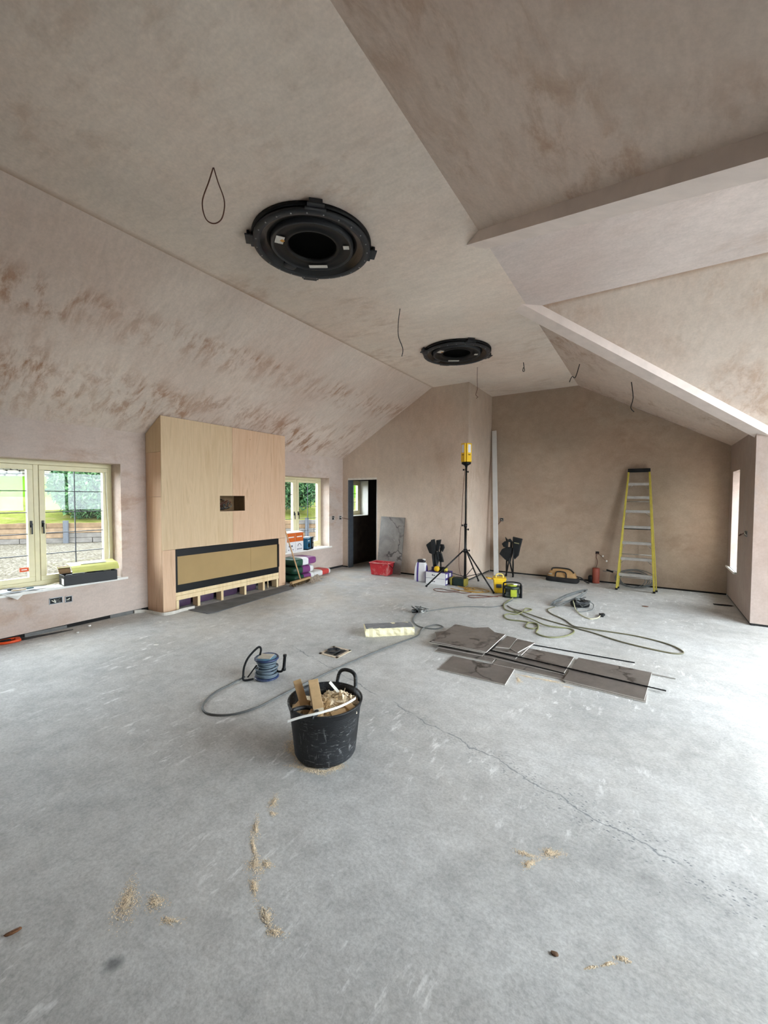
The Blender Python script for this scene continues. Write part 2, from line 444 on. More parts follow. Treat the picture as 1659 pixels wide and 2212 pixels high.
# ceilings
def slab(name, pts, mat, label):
    return struct(MB().extrude(pts, (0, 0, .14)).build(name, mat), label, 'ceiling')
sl = lambda x: HE+SL*x
sr = lambda x: HE+SR*(XW-x)
slab('ceiling_slope_left', [(0, Y0, sl(0)), (XC, Y0, ZC), (XC, YD+.1, ZC), (0, YD+.1, sl(0))], P_slopeL, 'sloping plastered ceiling with brown trowel streaks above the windows')
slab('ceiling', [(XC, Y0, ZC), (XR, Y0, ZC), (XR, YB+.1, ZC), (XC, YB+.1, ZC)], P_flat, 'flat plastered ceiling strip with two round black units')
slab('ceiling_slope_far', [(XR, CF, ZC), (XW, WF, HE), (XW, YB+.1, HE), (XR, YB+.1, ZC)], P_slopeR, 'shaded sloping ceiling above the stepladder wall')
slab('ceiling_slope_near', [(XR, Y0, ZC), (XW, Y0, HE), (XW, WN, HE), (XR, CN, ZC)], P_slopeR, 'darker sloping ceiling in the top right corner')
slab('ceiling_wing', [(XR, CN, ZC), (XE, CN, ZC), (XE, CF, ZC), (XR, CF, ZC)], P_wing, 'flat bright ceiling of the side wing between two beams')
slab('ceiling_wing_far', [(XR, CF, ZC), (XE, CF, ZC), (XE, WF, HE), (XW, WF, HE)], P_wing2, 'bright sloping wing ceiling above the right wall')
slab('ceiling_wing_near', [(XR, CN, ZC), (XE, CN, ZC), (XE, WN, HE), (XW, WN, HE)], P_wing, 'sloping wing ceiling hidden behind the nearer beam')
# boxed valley beams
def valley(name, yc, ye, label):
    a = Vector((XR, yc, ZC)); b = Vector((XW, ye, HE)); d = (b-a); hd = Vector((d.x, d.y, 0)); L = hd.length
    h = hd/L; p = Vector((-h.y, h.x, 0)); g = d.z/L; w, dep = .095, .055
    s0, s1 = -.30, L+.25
    A = []; B = []
    for s_, out in ((s0, A), (s1, B)):
        c = a+h*s_; c.z = ZC+g*s_-dep
        zt = c.z+.2
        out += [c+p*w, c-p*w, Vector((*(c-p*w).xy, zt)), Vector((*(c+p*w).xy, zt))]
    if p.dot(Vector((0, 1, 0))) < 0: pass
    o = MB().loft(A, B).build(name, P_beam)
    return struct(o, label, 'beam')
valley('trim_1', CN, WN, 'plastered boxed beam running to the upper right')
valley('trim_2', CF, WF, 'plastered boxed beam running down to the right wall corner')
# gap shade coloured into recessed dark strips, and edge foam, at wall feet
struct(MB().bb((-.05, Y0, 0), (-.012, YD, .06)).build('dark_gap_left', GAP), 'dark open gap under the plaster by the windows', 'wall gap')
mb = MB().bb((.952, YD+.012, 0), (XREC, YD+.05, .05)).bb((0, YD+.012, 0), (.15, YD+.05, .05)); mb.bb((XREC-.05, YD+.05, 0), (XREC-.012, YB, .05)).bb((XREC, YB+.012, 0), (XW, YB+.05, .05))
struct(mb.build('dark_gap_back', GAP), 'dark gap under the plaster of the far walls', 'wall gap')
mb = MB().bb((XW+.012, WF, 0), (XW+.05, YB, .05)).bb((XW+.02, WF+.012, 0), (XE, WF+.05, .05))
struct(mb.build('dark_gap_right', GAP), 'dark gap under the plaster of the right walls', 'wall gap')
mb = MB()
rn = random.Random(3)
y = .3
while y < 3.05:
    l = rn.uniform(.15, .5); h = rn.uniform(.025, .05)
    if rn.random() < .75: mb.extrude([(-.012, y, 0), (-.012, y+l, 0), (-.012, y+l, h*rn.uniform(.4, 1)), (-.012, y, h)], (.014, 0, 0))
    y += l+rn.uniform(.02, .2)
struct(mb.build('trim_3', FOAMG), 'ragged grey edge foam at the foot of the window wall', 'edge foam')

# ---- windows with leaded casements
def window(name, hole, xin, label, ncas=2, sill=True, flip=1):
    ya, yb, za, zb = hole
    e = struct(empty(name, (xin, (ya+yb)/2, za)), label, 'window')
    w, h = yb-ya, zb-za
    z0 = .035 if sill else 0
    fr = .055; d = .07
    def ring(mb, y0, y1, z0_, z1_, t, x0, x1):
        mb.bb((x0, y0, z0_), (x1, y1, z0_+t)).bb((x0, y0, z1_-t), (x1, y1, z1_)).bb((x0, y0, z0_+t), (x1, y0+t, z1_-t)).bb((x0, y1-t, z0_+t), (x1, y1, z1_-t))
    mb = MB(); ring(mb, -w/2, w/2, z0, h, fr, -d*flip, 0)
    mb.build('frame', CREAM, e, .004)
    cw = (w-2*fr-(ncas-1)*.05)/ncas
    for k in range(ncas-1):
        yy = -w/2+fr+(k+1)*cw+k*.05
        MB().bb((-d*flip, yy, z0+fr), (.006*flip, yy+.05, h-fr)).build('mullion', CREAM, e, .004)
    pane0 = None
    for k in range(ncas):
        y0 = -w/2+fr+k*(cw+.05); y1 = y0+cw; zz0 = z0+fr; zz1 = h-fr
        mb = MB(); ring(mb, y0+.003, y1-.003, zz0+.003, zz1-.003, .058, -.055*flip, .012*flip)
        c = mb.build('casement', CREAM, e, .004)
        gy0, gy1, gz0, gz1 = y0+.06, y1-.06, zz0+.06, zz1-.06
        nr = 5 if h > 1 else 3
        pw, ph = (gy1-gy0)/2, (gz1-gz0)/nr
        pm = MB().bb((-.003, -pw/2+.002, -ph/2+.002), (.003, pw/2-.002, ph/2-.002))
        p0 = None
        for i in range(2):
            for j in range(nr):
                loc = (-.02*flip, gy0+pw*(i+.5), gz0+ph*(j+.5))
                if p0 is None: p0 = pm.build('pane', GLASS, c); p0.location = loc
                else: inst(p0, c, loc)
        MB().bb((-.025*flip, gy0+pw-.005, gz0), (-.012*flip, gy0+pw+.005, gz1)).build('lead_bar', LEAD, c)
        for j in range(1, nr):
            MB().bb((-.0255*flip, gy0, gz0+ph*j-.005), (-.0125*flip, gy1, gz0+ph*j+.005)).build('lead_bar', LEAD, c)
        # spacer bar round the glass
        sp = MB(); ring(sp, gy0-.004, gy1+.004, gz0-.004, gz1+.004, .006, -.024*flip, -.014*flip); sp.build('glazing_spacer', WHITEP, c)
        # handle on the meeting stile
        hy = (y1-.032) if k == 0 else (y0+.032)
        hz = (zz0+zz1)/2-.02
        mb = MB().bb((.012*flip, hy-.012, hz-.03), (.022*flip, hy+.012, hz+.05)).bb((.022*flip, hy-.009, hz+.0), (.045*flip, hy+.009, hz+.02))
        mb.bb((.036*flip, hy-.007, hz-.11), (.048*flip, hy+.007, hz+.015)).build('handle', BLACKM, c, .003)
    if sill:
        sl_ = MB().bb((0, -w/2, -.0), (-xin*1.0, w/2, .03)).bb((-xin, -w/2-.06, .0), (-xin+.035, w/2+.06, .03)).build('window_sill', WHITEP, e, .004)
    return e
win1 = window('window_1', W1, -.245, 'cream two-light leaded window nearest the viewer, above the sill papers')
win2 = window('window_2', W2, -.245, 'cream two-light leaded window right of the plywood fireplace')
win3 = window('window_3', W3, -.245, 'small cream window seen through the dark doorway', 2, False)
# white plastered reveals of the passage window
MB().bb((-.244, W3[1]-.006, W3[2]), (.004, W3[1]+.006, W3[3])).bb((-.244, W3[0], W3[2]-.006), (.004, W3[1], W3[2]+.006)).build('window_reveal', WHITEP, win3).location = (0.245, -(W3[0]+W3[1])/2, -W3[2])
# slit window in the right wall
e = struct(empty('window_4', (XW+.28, 8.3875, .49)), 'tall slit window with a bright reveal in the right wall', 'window')
mb = MB(); w, h = .625, 1.57
mb.bb((0, -w/2, 0), (.07, w/2, .05)).bb((0, -w/2, h-.05), (.07, w/2, h)).bb((0, -w/2, .05), (.07, -w/2+.05, h-.05)).bb((0, w/2-.05, .05), (.07, w/2, h-.05)); mb.build('frame', CREAM, e, .004)
MB().bb((.03, -w/2+.05, .05), (.036, w/2-.05, h-.05)).build('pane', GLASS, e)
MB().bb((-.30, -w/2-.0, -.002), (0, w/2, .03)).bb((-.315, -w/2-.0, -.002), (-.28, w/2+.19, .03)).build('window_sill', WHITEP, e, .004)
MB().bb((-.279, w/2-.006, .03), (0, w/2+.004, h)).build('window_reveal', P_wing, e)
# glazed gable end of the wing (main source of the daylight)
FRG = M('grey_aluminium_frame', (96, 100, 104), .4, .4)
def glazing(name, axis, pos, a0, a1, n, z1, label, gable=None):
    e = struct(empty(name), label, 'window')
    def P(a, z, t): return (pos+t, a, z) if axis == 'x' else (a, pos+t, z)
    st = (a1-a0)/n
    mb = MB()
    def bar(a, b, z0, z1_):
        mb.bb(P(a, z0, -.04), P(b, z1_, .04))
    for k in range(n+1): bar(a0+st*k-.03, a0+st*k+.03, 0.001, z1)
    bar(a0, a1, 0.001, .08); bar(a0, a1, z1-.08, z1)
    mb.build('frame', FRG, e)
    for k in range(n): MB().bb(P(a0+st*k+.03, .08, -.005), P(a0+st*(k+1)-.03, z1-.08, .005)).build('pane', GLASS, e)
    if gable:
        q = [P(a, z, 0) for a, z in gable]
        v = (.01, 0, 0) if axis == 'x' else (0, .01, 0)
        MB().extrude(q, v).build('gable_pane', GLASS, e)
    return e
glazing('window_5', 'x', XE+.1, WN, WF, 5, 2.45, 'glazed end of the side wing, out of view', [(WN, 2.46), (WF, 2.46), (CF, ZC-.01), (CN, ZC-.01)])

# ---- doorway lining
e = struct(empty('door_1', ((D0+D1)/2, YD, 0)), 'open doorway with grey metal stud and white batten, no door hung', 'doorway')
hw = (D1-D0)/2
MB().bb((-hw, .0, 0), (-hw+.05, .14, DH)).build('metal_stud', M('slate_metal_stud', (84, 90, 98), .5, .4), e)
MB().bb((hw-.012, .0, 0), (hw, .14, DH)).build('jamb_lining', M('pale_jamb', (190, 178, 164), .8), e)
MB().bb((-hw, -.004, DH-.045), (hw, .03, DH)).build('head_batten', M('pale_batten', (206, 200, 190), .8), e)
MB().bb((-hw, -.003, 0), (-hw+.012, .0, DH)).bb((hw-.008, -.003, .0), (hw, 0, DH)).build('corner_bead', STEEL, e)

# ================================================================== FIREPLACE
FX, FA, FB = .40, 3.12, 5.395
fp = thing('fireplace', 'plywood-clad media wall with long black letterbox fire and small cable niche', 'fireplace', (0, FA, 0))
L = FB-FA; top = lambda x: HE+SL*x-.004
def panel(y0, y1, z0, z1, mat, name='plywood_panel', topfollow=False):
    return MB().bb((FX-.018, y0+.0012, z0), (FX, y1-.0012, z1)).build(name, mat, fp, .001, 1)
seam = 4.265-FA; ny0, ny1, nz0, nz1 = 4.03-FA, 4.50-FA, 1.398, 1.639
zf = top(FX-.018)
# left front panel with the niche notch, right front panel
def notch(poly, mat):
    return MB().extrude([(FX-.018, y, z) for y, z in poly], (.018, 0, 0)).build('plywood_panel', mat, fp)
g = .0015
notch([(0.0, .882), (seam-g, .882), (seam-g, nz0), (ny0, nz0), (ny0, nz1), (seam-g, nz1), (seam-g, zf), (0.0, zf)], PLY_A)
notch([(seam+g, .882), (L, .882), (L, zf), (seam+g, zf), (seam+g, nz1), (ny1, nz1), (ny1, nz0), (seam+g, nz0)], PLY_B)
f0, f1 = 3.305-FA, 5.230-FA
panel(0, f0, .012, .879, PLY_B); panel(f1, L, .012, .879, PLY_B)
# side returns
def side(y0, y1, z0, z1, mat, slope=False):
    if slope: MB().extrude([(.004, y0, z0), (FX-.02, y0, z0), (FX-.02, y0, top(FX-.02)), (.004, y0, top(.004))], (0, y1-y0, 0)).build('side_panel', mat, fp)
    else: MB().bb((.004, y0, z0), (FX-.02, y1, z1)).build('side_panel', mat, fp)
side(0, .018, .012, 1.62, PLY_B); side(0, .018, 1.623, 2.235, PLY_B); side(0, .018, 2.238, 0, PLY_A, True)
side(L-.018, L, .012, 2.235, PLY_B); side(L-.018, L, 2.238, 0, PLY_A, True)
# niche box
BROWNB = M('brown_board', (122, 96, 66), .8)
nb = MB().bb((.12, ny0-.012, nz0-.012), (FX-.018, ny0, nz1)).bb((.12, ny1, nz0-.012), (FX-.018, ny1+.012, nz1)).bb((.12, ny0, nz0-.012), (FX-.018, ny1, nz0)).bb((.12, ny0, nz1), (FX-.018, ny1, nz1+.012)).bb((.11, ny0, nz0), (.12, ny1, nz1))
nb.build('niche_box', BROWNB, fp)
rn = random.Random(5)
for k in range(5):
    P = [(.2+rn.uniform(-.05, .1), ny0+.03+rn.uniform(0, .2), nz0+.015)]
    for j in range(5): P.append((.2+rn.uniform(-.05, .12), ny0+.04+rn.uniform(0, .26), nz0+rn.uniform(.02, .19)))
    MB().tube(spline(P, 6), .006, 6).build('loose_wire', [WIREC, WIREB, WIREG, WIREC, WIREG][k], fp)
# letterbox fire
MB().bb((FX-.05, f0+.003, .776), (FX+.004, f1-.003, .876)).build('black_head_strip', BLACKM, fp, .002)
MB().bb((FX-.05, f0+.003, .265), (FX+.004, f1-.003, .368)).build('black_bottom_strip', BLACKM, fp, .002)
MB().bb((FX-.05, f0+.003, .368), (FX+.004, f0+.025, .776)).build('black_side_strip', BLACKM, fp)
MB().bb((FX-.05, f1-.030, .368), (FX+.006, f1+.006, .776)).build('black_side_strip', BLACKM, fp)
CARD = M('brown_cardboard', (168, 140, 96), .8, var=.05, scale=3)
MB().bb((FX-.03, f0+.025, .368), (FX-.012, 4.62-FA, .776)).build('cardboard_sheet', CARD, fp)
MB().bb((FX-.026, 4.62-FA, .368), (FX-.008, f1-.03, .776)).build('cardboard_sheet', CARD, fp)
# timber plinth
MB().bb((FX-.12, f0, .214), (FX-.004, f1, .262)).build('timber_rail', PINE, fp, .003)
MB().bb((FX-.12, f0, .150), (FX-.002, f1, .212)).build('timber_rail', PINE, fp, .003)
for yy in (3.33, 3.66, 4.06, 4.50, 4.89, 5.20):
    MB().bb((FX-.13, yy-FA-.021, .002), (FX-.002, yy-FA+.021, .149)).build('stud', PINE, fp, .003)
MB().bb((FX-.11, 5.06-FA-.006, .002), (FX-.09, 5.06-FA+.006, .149)).build('stud', PINE, fp)
PURP = M('purple_plastic_wrap', (74, 54, 78), .35, var=.3, scale=5, bump=.2)
for a, b in ((3.36, 3.63), (3.70, 4.02), (4.10, 4.46), (4.54, 4.85)):
    MB().superel((FX-.24, (a+b)/2-FA, .08), (.2, b-a+.02, .155), .35).build('wrapped_bag', PURP, fp)
# black mat in front of it and curl of edge foam
MATG = M('grey_damp_proof_mat', (104, 106, 110), .8, var=.25, scale=5, bump=.1)
mb = MB().extrude([(.46, 3.43, .003), (.90, 3.46, .003), (.93, 3.60, .003), (.74, 5.28, .003), (.50, 5.50, .003), (.46, 5.36, .003)], (0, 0, .006))
tag(mb.build('floor_mat', MATG), 'flat dark grey membrane strip on floor before the letterbox fire', 'mat')
pts = spline([(.02, 2.92, 0), (.10, 3.02, 0), (.30, 3.05, 0), (.47, 3.08, 0), (.50, 3.22, 0), (.47, 3.36, 0), (.49, 3.52, 0)], 6)
mb = MB(); A = []; 
for i, p in enumerate(pts): A += [p+Vector((0, 0, .001)), p+Vector((0, 0, .045)), p+Vector((.009, .004, .045)), p+Vector((.009, .004, .001))]
fs = []
for i in range(len(pts)-1):
    for k in range(4): fs.append((i*4+k, i*4+(k+1) % 4, i*4+4+(k+1) % 4, i*4+4+k))
fs += [(3, 2, 1, 0), tuple(range(len(A)-4, len(A)))]
mb.add(A, fs)
tag(mb.build('edge_foam_strip', M('pale_foam_strip', (206, 200, 190), .9)), 'pale foam strip curling round the left foot of the fireplace', 'foam strip')

# ================================================================== CEILING UNITS
def cassette(y, label):
    e = thing('ceiling_unit', label, 'ceiling unit', (3.51, y, ZC), 0, 'round black ceiling units')
    Rr = .50
    MB().lathe([(Rr-.02, 0), (Rr+.005, -.004), (Rr+.005, -.03), (Rr-.03, -.03), (Rr-.03, 0)], 64).build('ceiling_collar', BLACKP, e)
    MB().lathe([(Rr-.02, -.035), (Rr-.005, -.04), (Rr-.005, -.062), (Rr-.03, -.07), (Rr-.06, -.066), (Rr-.07, -.05), (Rr-.02, -.035)], 64).build('outer_flange', DARKG, e)
    MB().lathe([(Rr-.065, -.062), (Rr-.10, -.05), (Rr-.14, -.03), (Rr-.15, -.012)], 64).build('outlet_channel', M('gloss_black', (10, 11, 13), .2), e)
    MB().lathe([(Rr-.15, -.012), (Rr-.15, -.058), (Rr-.165, -.062), (Rr-.175, -.055)], 64).build('inner_flange', DARKG, e)
    MB().lathe([(Rr-.175, -.055), (Rr-.20, -.045), (.24, -.04), (.235, -.048), (.21, -.048), (.205, -.03)], 64).build('inner_plate', BLACKP, e)
    MB().lathe([(.205, -.03), (.19, -.012), (.05, -.006), (.0001, -.006)], 48).build('fan_mouth', M('fan_black', (2, 2, 2), .9, spec=.05), e)
    for k in range(4):
        a = R(45+90*k); c = Vector((math.cos(a), math.sin(a), 0)); rot = rz(a)
        b = MB().box(c*(Rr+.02)+Vector((0, 0, -.045)), (.07, .13, .012), rot).box(c*(Rr+.03)+Vector((0, 0, -.022)), (.02, .1, .04), rot).box(c*(Rr-.0)+Vector((0, 0, -.055)), (.03, .16, .012), rot)
        b.build('mounting_bracket', DARKG, e, .003)
    for k in range(24):
        a = 2*math.pi*(k+.5)/24
        MB().lathe([(.0001, -.074), (.006, -.073), (.006, -.066)], 6, (math.cos(a)*(Rr-.03), math.sin(a)*(Rr-.03), 0)).build('screw', STEEL, e)
    WL = M('white_sticker', (206, 204, 198), .5, var=.1, scale=40)
    for ang, rr, s in ((236, .28, (.10, .07)), (122, .29, (.17, .045)), (32, .29, (.05, .05))):
        a = R(ang); MB().box((math.cos(a)*rr, math.sin(a)*rr, -.052), (s[1], s[0], .003), rz(a)).build('sticker', WL, e)
    a = R(236); MB().box((math.cos(a)*.28+.012, math.sin(a)*.28+.02, -.0545), (.03, .03, .002), rz(a+.5)).build('sticker', M('amber_sticker', (196, 140, 60), .5), e)
    # nub with a bolt hole on the channel
    a = R(165); MB().superel((math.cos(a)*(Rr-.11), math.sin(a)*(Rr-.11), -.045), (.09, .12, .04), .6, rot=rz(a)).build('cable_boss', DARKG, e)
cassette(2.74, 'larger-looking round black ceiling unit nearer the viewer, left of the beam')
cassette(5.90, 'farther round black ceiling unit above the tripod light')

# hanging wires
def wire(label, P, mat, r=.004, n=8, group='loose wires hanging from the ceiling', closed=False, name='ceiling_wire'):
    o = MB().tube(spline(P, n, closed), r, 6, closed).build(name, mat)
    return tag(o, label, 'wire', group)
x, y = 3.5, 1.78
d = r2
c0 = Vector((x, y, ZC))
lp = [c0, c0+d*-.03+Vector((0, 0, -.09)), c0+d*-.075+Vector((0, 0, -.22)), c0+d*-.055+Vector((0, 0, -.33)), c0+d*0+Vector((0, 0, -.365)), c0+d*.055+Vector((0, 0, -.33)), c0+d*.073+Vector((0, 0, -.22)), c0+d*.03+Vector((0, 0, -.09)), c0+d*.004]
wire('teardrop loop of reddish brown wire hanging from the ceiling', lp, WIREC)
c0 = Vector((3.5, 4.24, ZC))
wire('single dark wavy wire hanging between the two black ceiling units', [c0, c0+d*-.02+Vector((0, 0, -.18)), c0+d*-.015+Vector((0, 0, -.32)), c0+d*.035+Vector((0, 0, -.46)), c0+d*.025+Vector((0, 0, -.55))], WIREB, .005)
c0 = Vector((3.5, 6.81, ZC))
wire('thin brown wire with a curled end hanging before the wall return', [c0, c0+Vector((0, 0, -.2)), c0+d*.003+Vector((0, 0, -.36)), c0+d*-.02+Vector((0, 0, -.46)), c0+d*.015+Vector((0, 0, -.5)), c0+d*-.015+Vector((0, 0, -.52))], WIREC)
c0 = Vector((4.22, 6.97, ZC))
wire('short black folded wire stub on the flat ceiling near the crease', [c0, c0+d*.012+Vector((0, 0, -.08)), c0+d*.02+Vector((0, 0, -.135)), c0+d*-.005+Vector((0, 0, -.14)), c0+d*.0+Vector((0, 0, -.08))], WIREB, .006)
c0 = Vector((5.059, 6.965, 3.66))
wire('kinked black wire poking from the far sloping ceiling by the crease', [c0, c0+d*-.06+Vector((0, 0, -.2)), c0+d*-.11+Vector((0, 0, -.185)), c0+d*-.15+Vector((0, 0, -.27))], WIREB, .006, 3)
c0 = Vector((5.746, 6.904, 3.277))
wire('bent black wire hanging from the far slope near the long beam', [c0, c0+d*.03+Vector((0, 0, -.22)), c0+d*0+Vector((0, 0, -.36)), c0+d*.05+Vector((0, 0, -.42))], WIREB, .006, 3)

# ================================================================== ELECTRICAL BACK BOXES
def backbox(label, o, u, w, h, n, cable=None, mat=STEEL):
    """o: corner centre, u: unit vector along wall, n: normal into the room"""
    o = Vector(o); u = Vector(u); n = Vector(n); z = Vector((0, 0, 1))
    e = thing('socket_box', label, 'socket box', o, 0, 'open electrical back boxes')
    rot = Matrix((u, n, z)).transposed()
    mb = MB()
    for s in (-1, 1):
        mb.box(u*s*(w/2-.003)+n*.003, (.006, .01, h), rot).box(z*s*(h/2-.003)+n*.003, (w, .01, .006), rot)
    mb.build('box_rim', mat, e)
    MB().box(n*.001, (w-.01, .003, h-.01), rot).build('box_back', BLACKP, e)
    rn = random.Random(int(o.x*100+o.y*10+o.z*1000))
    for k in range(2):
        P = [u*rn.uniform(-w/3, w/3)+z*rn.uniform(-h/3, h/3)+n*.004 for _ in range(4)]
        P[1] += n*.012; P[2] += n*.015
        MB().tube(spline(P, 5), .005, 5).build('wire_end', WIREW if k else WIREG, e)
    if cable: MB().tube(spline([u*a+n*b+z*c for a, b, c in cable], 6), .006, 6).build('cable_tail', WIREC, e)
Yx, Xx = (0, 1, 0), (1, 0, 0)
backbox('wide open back box under the nearest window', (0, 2.035, .365), Yx, .135, .075, Xx)
backbox('square open back box right of the wide one under the nearest window', (0, 2.165, .355), Yx, .075, .075, Xx)
backbox('small open back box on the wall above the cement bags', (0, 6.365, .345), Yx, .075, .07, Xx)
backbox('double open back box above the purple bags, right one', (0, 6.505, .335), Yx, .135, .075, Xx)
backbox('black back box on the narrow wall between window and doorway', (0, 7.235, 1.155), Yx, .07, .085, Xx)
backbox('back box beside the door corner with a brown cable sticking out', (0, 7.49, 1.15), Yx, .07, .08, Xx, [(.02, .01, 0), (.07, .05, -.01), (.09, .12, -.025), (.085, .2, -.03)])
backbox('dark back box on the back wall right of the leaning plank', (3.30, YB, 1.15), Xx, .075, .07, (0, -1, 0), [(-.01, .01, -.02), (-.04, .02, -.07), (-.09, .015, -.12)])
backbox('double back box with a looping tail on the shaded right wall', (XW, 7.43, 1.15), (0, -1, 0), .15, .08, (-1, 0, 0), [(-.06, .02, 0), (-.14, .05, -.04), (-.25, .04, -.045), (-.33, .01, -.03)])
# wires coming out of the back wall
e = thing('wall_outlet', 'dark outlet in the back wall with drooping wires and two white connectors', 'wall outlet', (5.17, YB, .57))
MB().box((0, -.004, 0), (.06, .008, .05)).build('outlet_plate', BLACKP, e)
MB().tube(spline([(0, -.01, 0), (-.015, -.03, -.08), (.01, -.04, -.17), (-.01, -.05, -.27)], 6), .006, 6).build('cable', WIREC, e)
for x, z in ((.10, -.05), (.165, -.14)):
    MB().tube(spline([(.01, -.01, 0), (x*.6, -.04, z*.5-.02), (x, -.06, z)], 6), .003, 5).build('thin_wire', WIREC, e)
    MB().superel((x, -.062, z), (.03, .03, .03), .7).build('connector', WHITEP, e)

# ================================================================== TUB WITH OFFCUTS
TX, TY = 4.296, 1.992
tub = thing('rubber_tub', 'scratched black flexible tub full of offcuts and shavings', 'tub', (TX, TY, 0))
RIM = .345
def tub_prof():
    P = [(.0001, .004), (.178, .004), (.188, .012)]
    for k in range(26):
        z = .02+k*(RIM-.06)/26; r = .19+(.228-.19)*z/RIM
        P += [(r, z), (r+.0018, z+.004), (r, z+.008)]
    P += [(.228, RIM-.035), (.231, RIM-.03), (.231, RIM-.01), (.238, RIM-.006), (.238, RIM), (.226, RIM), (.222, RIM-.04), (.186, .03), (.0001, .025)]
    return P
def scratched():
    t = NT('scuffed_black_rubber'); v = t.mapping()
    c = t.ramp(t.noise(v, 6, 6), [(.3, lin((18, 19, 21))), (.7, lin((40, 42, 45)))])
    s1 = t.ramp(t.noise(t.mapping(scale=(1.5, 1.5, 9), rot=(.35, .15, .2)), 12, 5, .7, .8), [(.59, 0.0), (.63, .8)])
    s2 = t.ramp(t.noise(t.mapping(scale=(8, 3, 1.5), rot=(.9, .7, .4)), 8, 5, .7, .8), [(.60, 0.0), (.64, .7)])
    reg = t.ramp(t.noise(v, 5, 3), [(.38, 0.0), (.52, 1.0)])
    c = t.mix(t.math('MULTIPLY', t.math('MAXIMUM', s1, s2), reg), c, lin((120, 121, 121)))
    return t.base(c, .5, 0, .4)
SCR = scratched()
MB().lathe(tub_prof(), 56).build('tub_body', SCR, tub)
hb = rt*.5+Vector((fw.x, fw.y, 0))*.87; hb.normalize()
pp = Vector((-hb.y, hb.x, 0))
def tubhandle(dirv, lean, rise, name='handle'):
    a = dirv*(.232 if rise > 0 else .216); w = .075; lo_ = -.03 if rise > 0 else -.008
    P = [a+pp*w+Vector((0, 0, RIM+lo_)), a+pp*w+Vector((0, 0, RIM+(.01 if rise > 0 else -.002))), a+pp*w*.85+dirv*lean*.6+Vector((0, 0, RIM+rise*.75)), a+dirv*lean+pp*w*.4+Vector((0, 0, RIM+rise)), a+dirv*lean-pp*w*.4+Vector((0, 0, RIM+rise)), a-pp*w*.85+dirv*lean*.6+Vector((0, 0, RIM+rise*.75)), a-pp*w+Vector((0, 0, RIM+(.01 if rise > 0 else -.002))), a-pp*w+Vector((0, 0, RIM+lo_))]
    MB().tube(spline(P, 6), .0125, 10).build(name, SCR, tub)
tubhandle(hb, .02, .085); tubhandle(-hb, -.085, -.012)
# contents
SHAV = M('wood_shavings', (240, 218, 188), .9, var=.22, scale=30, bump=.5)
rn = random.Random(11)
mb = MB()
nr, ns = 12, 40
vs = []; fs = []
for i in range(nr+1):
    r = .216*i/nr
    for k in range(ns):
        a = 2*math.pi*k/ns
        px, py = r*math.cos(a), r*math.sin(a)
        q = Vector((px, py, 0)); rr = q.dot(rt); ff = q.dot(Vector((fw.x, fw.y, 0)))
        z = .275+.05*math.exp(-((rr-.09)**2+(ff-.04)**2)/.012)+.02*math.sin(px*60+1)*math.sin(py*47)+rn.uniform(-.006, .006)
        z = min(z, .335); 
        vs.append((px, py, z))
for i in range(nr):
    for k in range(ns): fs.append((i*ns+k, i*ns+(k+1) % ns, (i+1)*ns+(k+1) % ns, (i+1)*ns+k))
mb.add(vs, fs, True)
for k in range(500):   # curled shavings
    a = rn.uniform(0, 6.28); r = .2*math.sqrt(rn.random()); p = Vector((r*math.cos(a), r*math.sin(a), 0))
    if p.dot(rt) < -.03: continue
    p.z = .285+.05*math.exp(-((p.dot(rt)-.09)**2+(p.dot(fw)-.04)**2)/.012)+rn.uniform(-.006, .014)
    s = rn.uniform(.006, .02); rot = euler(rn.uniform(-.9, .9), rn.uniform(-.9, .9), rn.uniform(0, 6))
    mb.add([p+rot @ Vector(q) for q in ((-s, -s*.4, 0), (s, -s*.4, s*.3), (s, s*.4, s*.3), (-s, s*.4, 0), (-s, -s*.4, .002), (s, -s*.4, s*.3+.002), (s, s*.4, s*.3+.002), (-s, s*.4, .002))], [(0,3,2,1), (4,5,6,7), (0,1,5,4), (1,2,6,5), (2,3,7,6), (3,0,4,7)])
o = mb.build('wood_shavings', SHAV); o.location = (TX, TY, 0)
tag(o, 'heap of tan wood shavings filling the black tub', 'wood shavings', None, 'stuff')
OFFC = M('mdf_offcut', (206, 174, 130), .75, var=.1, scale=20)
OFFE = M('sawn_offcut_end', (236, 220, 190), .8, var=.06)
fwh = Vector((fw.x, fw.y, 0)).normalized()
def offcut(label, lat, dep, z, size, ex, ey, ez, mat=OFFC):
    rot = Matrix((rt, fwh, Vector((0, 0, 1)))).transposed() @ euler(ex, ey, ez)
    mb = MB().box((0, 0, 0), size); mb.mi[2] = 1; mb.mi[3] = 1
    o = mb.build('timber_offcut', [mat, OFFE], None, .002)
    o.matrix_world = Matrix.Translation(Vector((TX, TY, 0))+rt*lat+fwh*dep+Vector((0, 0, z))) @ rot.to_4x4()
    return tag(o, label, 'timber offcut', 'timber offcuts in the black tub')
offcut('upright thick offcut with a pale sawn end in the middle of the tub', -.055, -.03, .355, (.062, .22, .10), R(26), R(-6), R(16))
offcut('slim leaning offcut left of the thick one in the tub', -.15, .0, .350, (.05, .24, .035), R(32), R(-14), R(20))
offcut('pale flat offcut low at the left side of the tub', -.15, -.045, .300, (.07, .12, .05), R(12), R(8), R(-24), PINE)
offcut('short offcut wedge at the front of the tub', -.04, -.15, .305, (.08, .05, .05), R(18), R(8), R(-14))
offcut('small offcut below the white strip at the right front of the tub', .10, -.13, .300, (.09, .04, .05), R(10), R(-8), R(24))
offcut('pale offcut stub against the right side of the tub', .165, -.07, .310, (.04, .08, .05), R(6), R(-18), R(38))
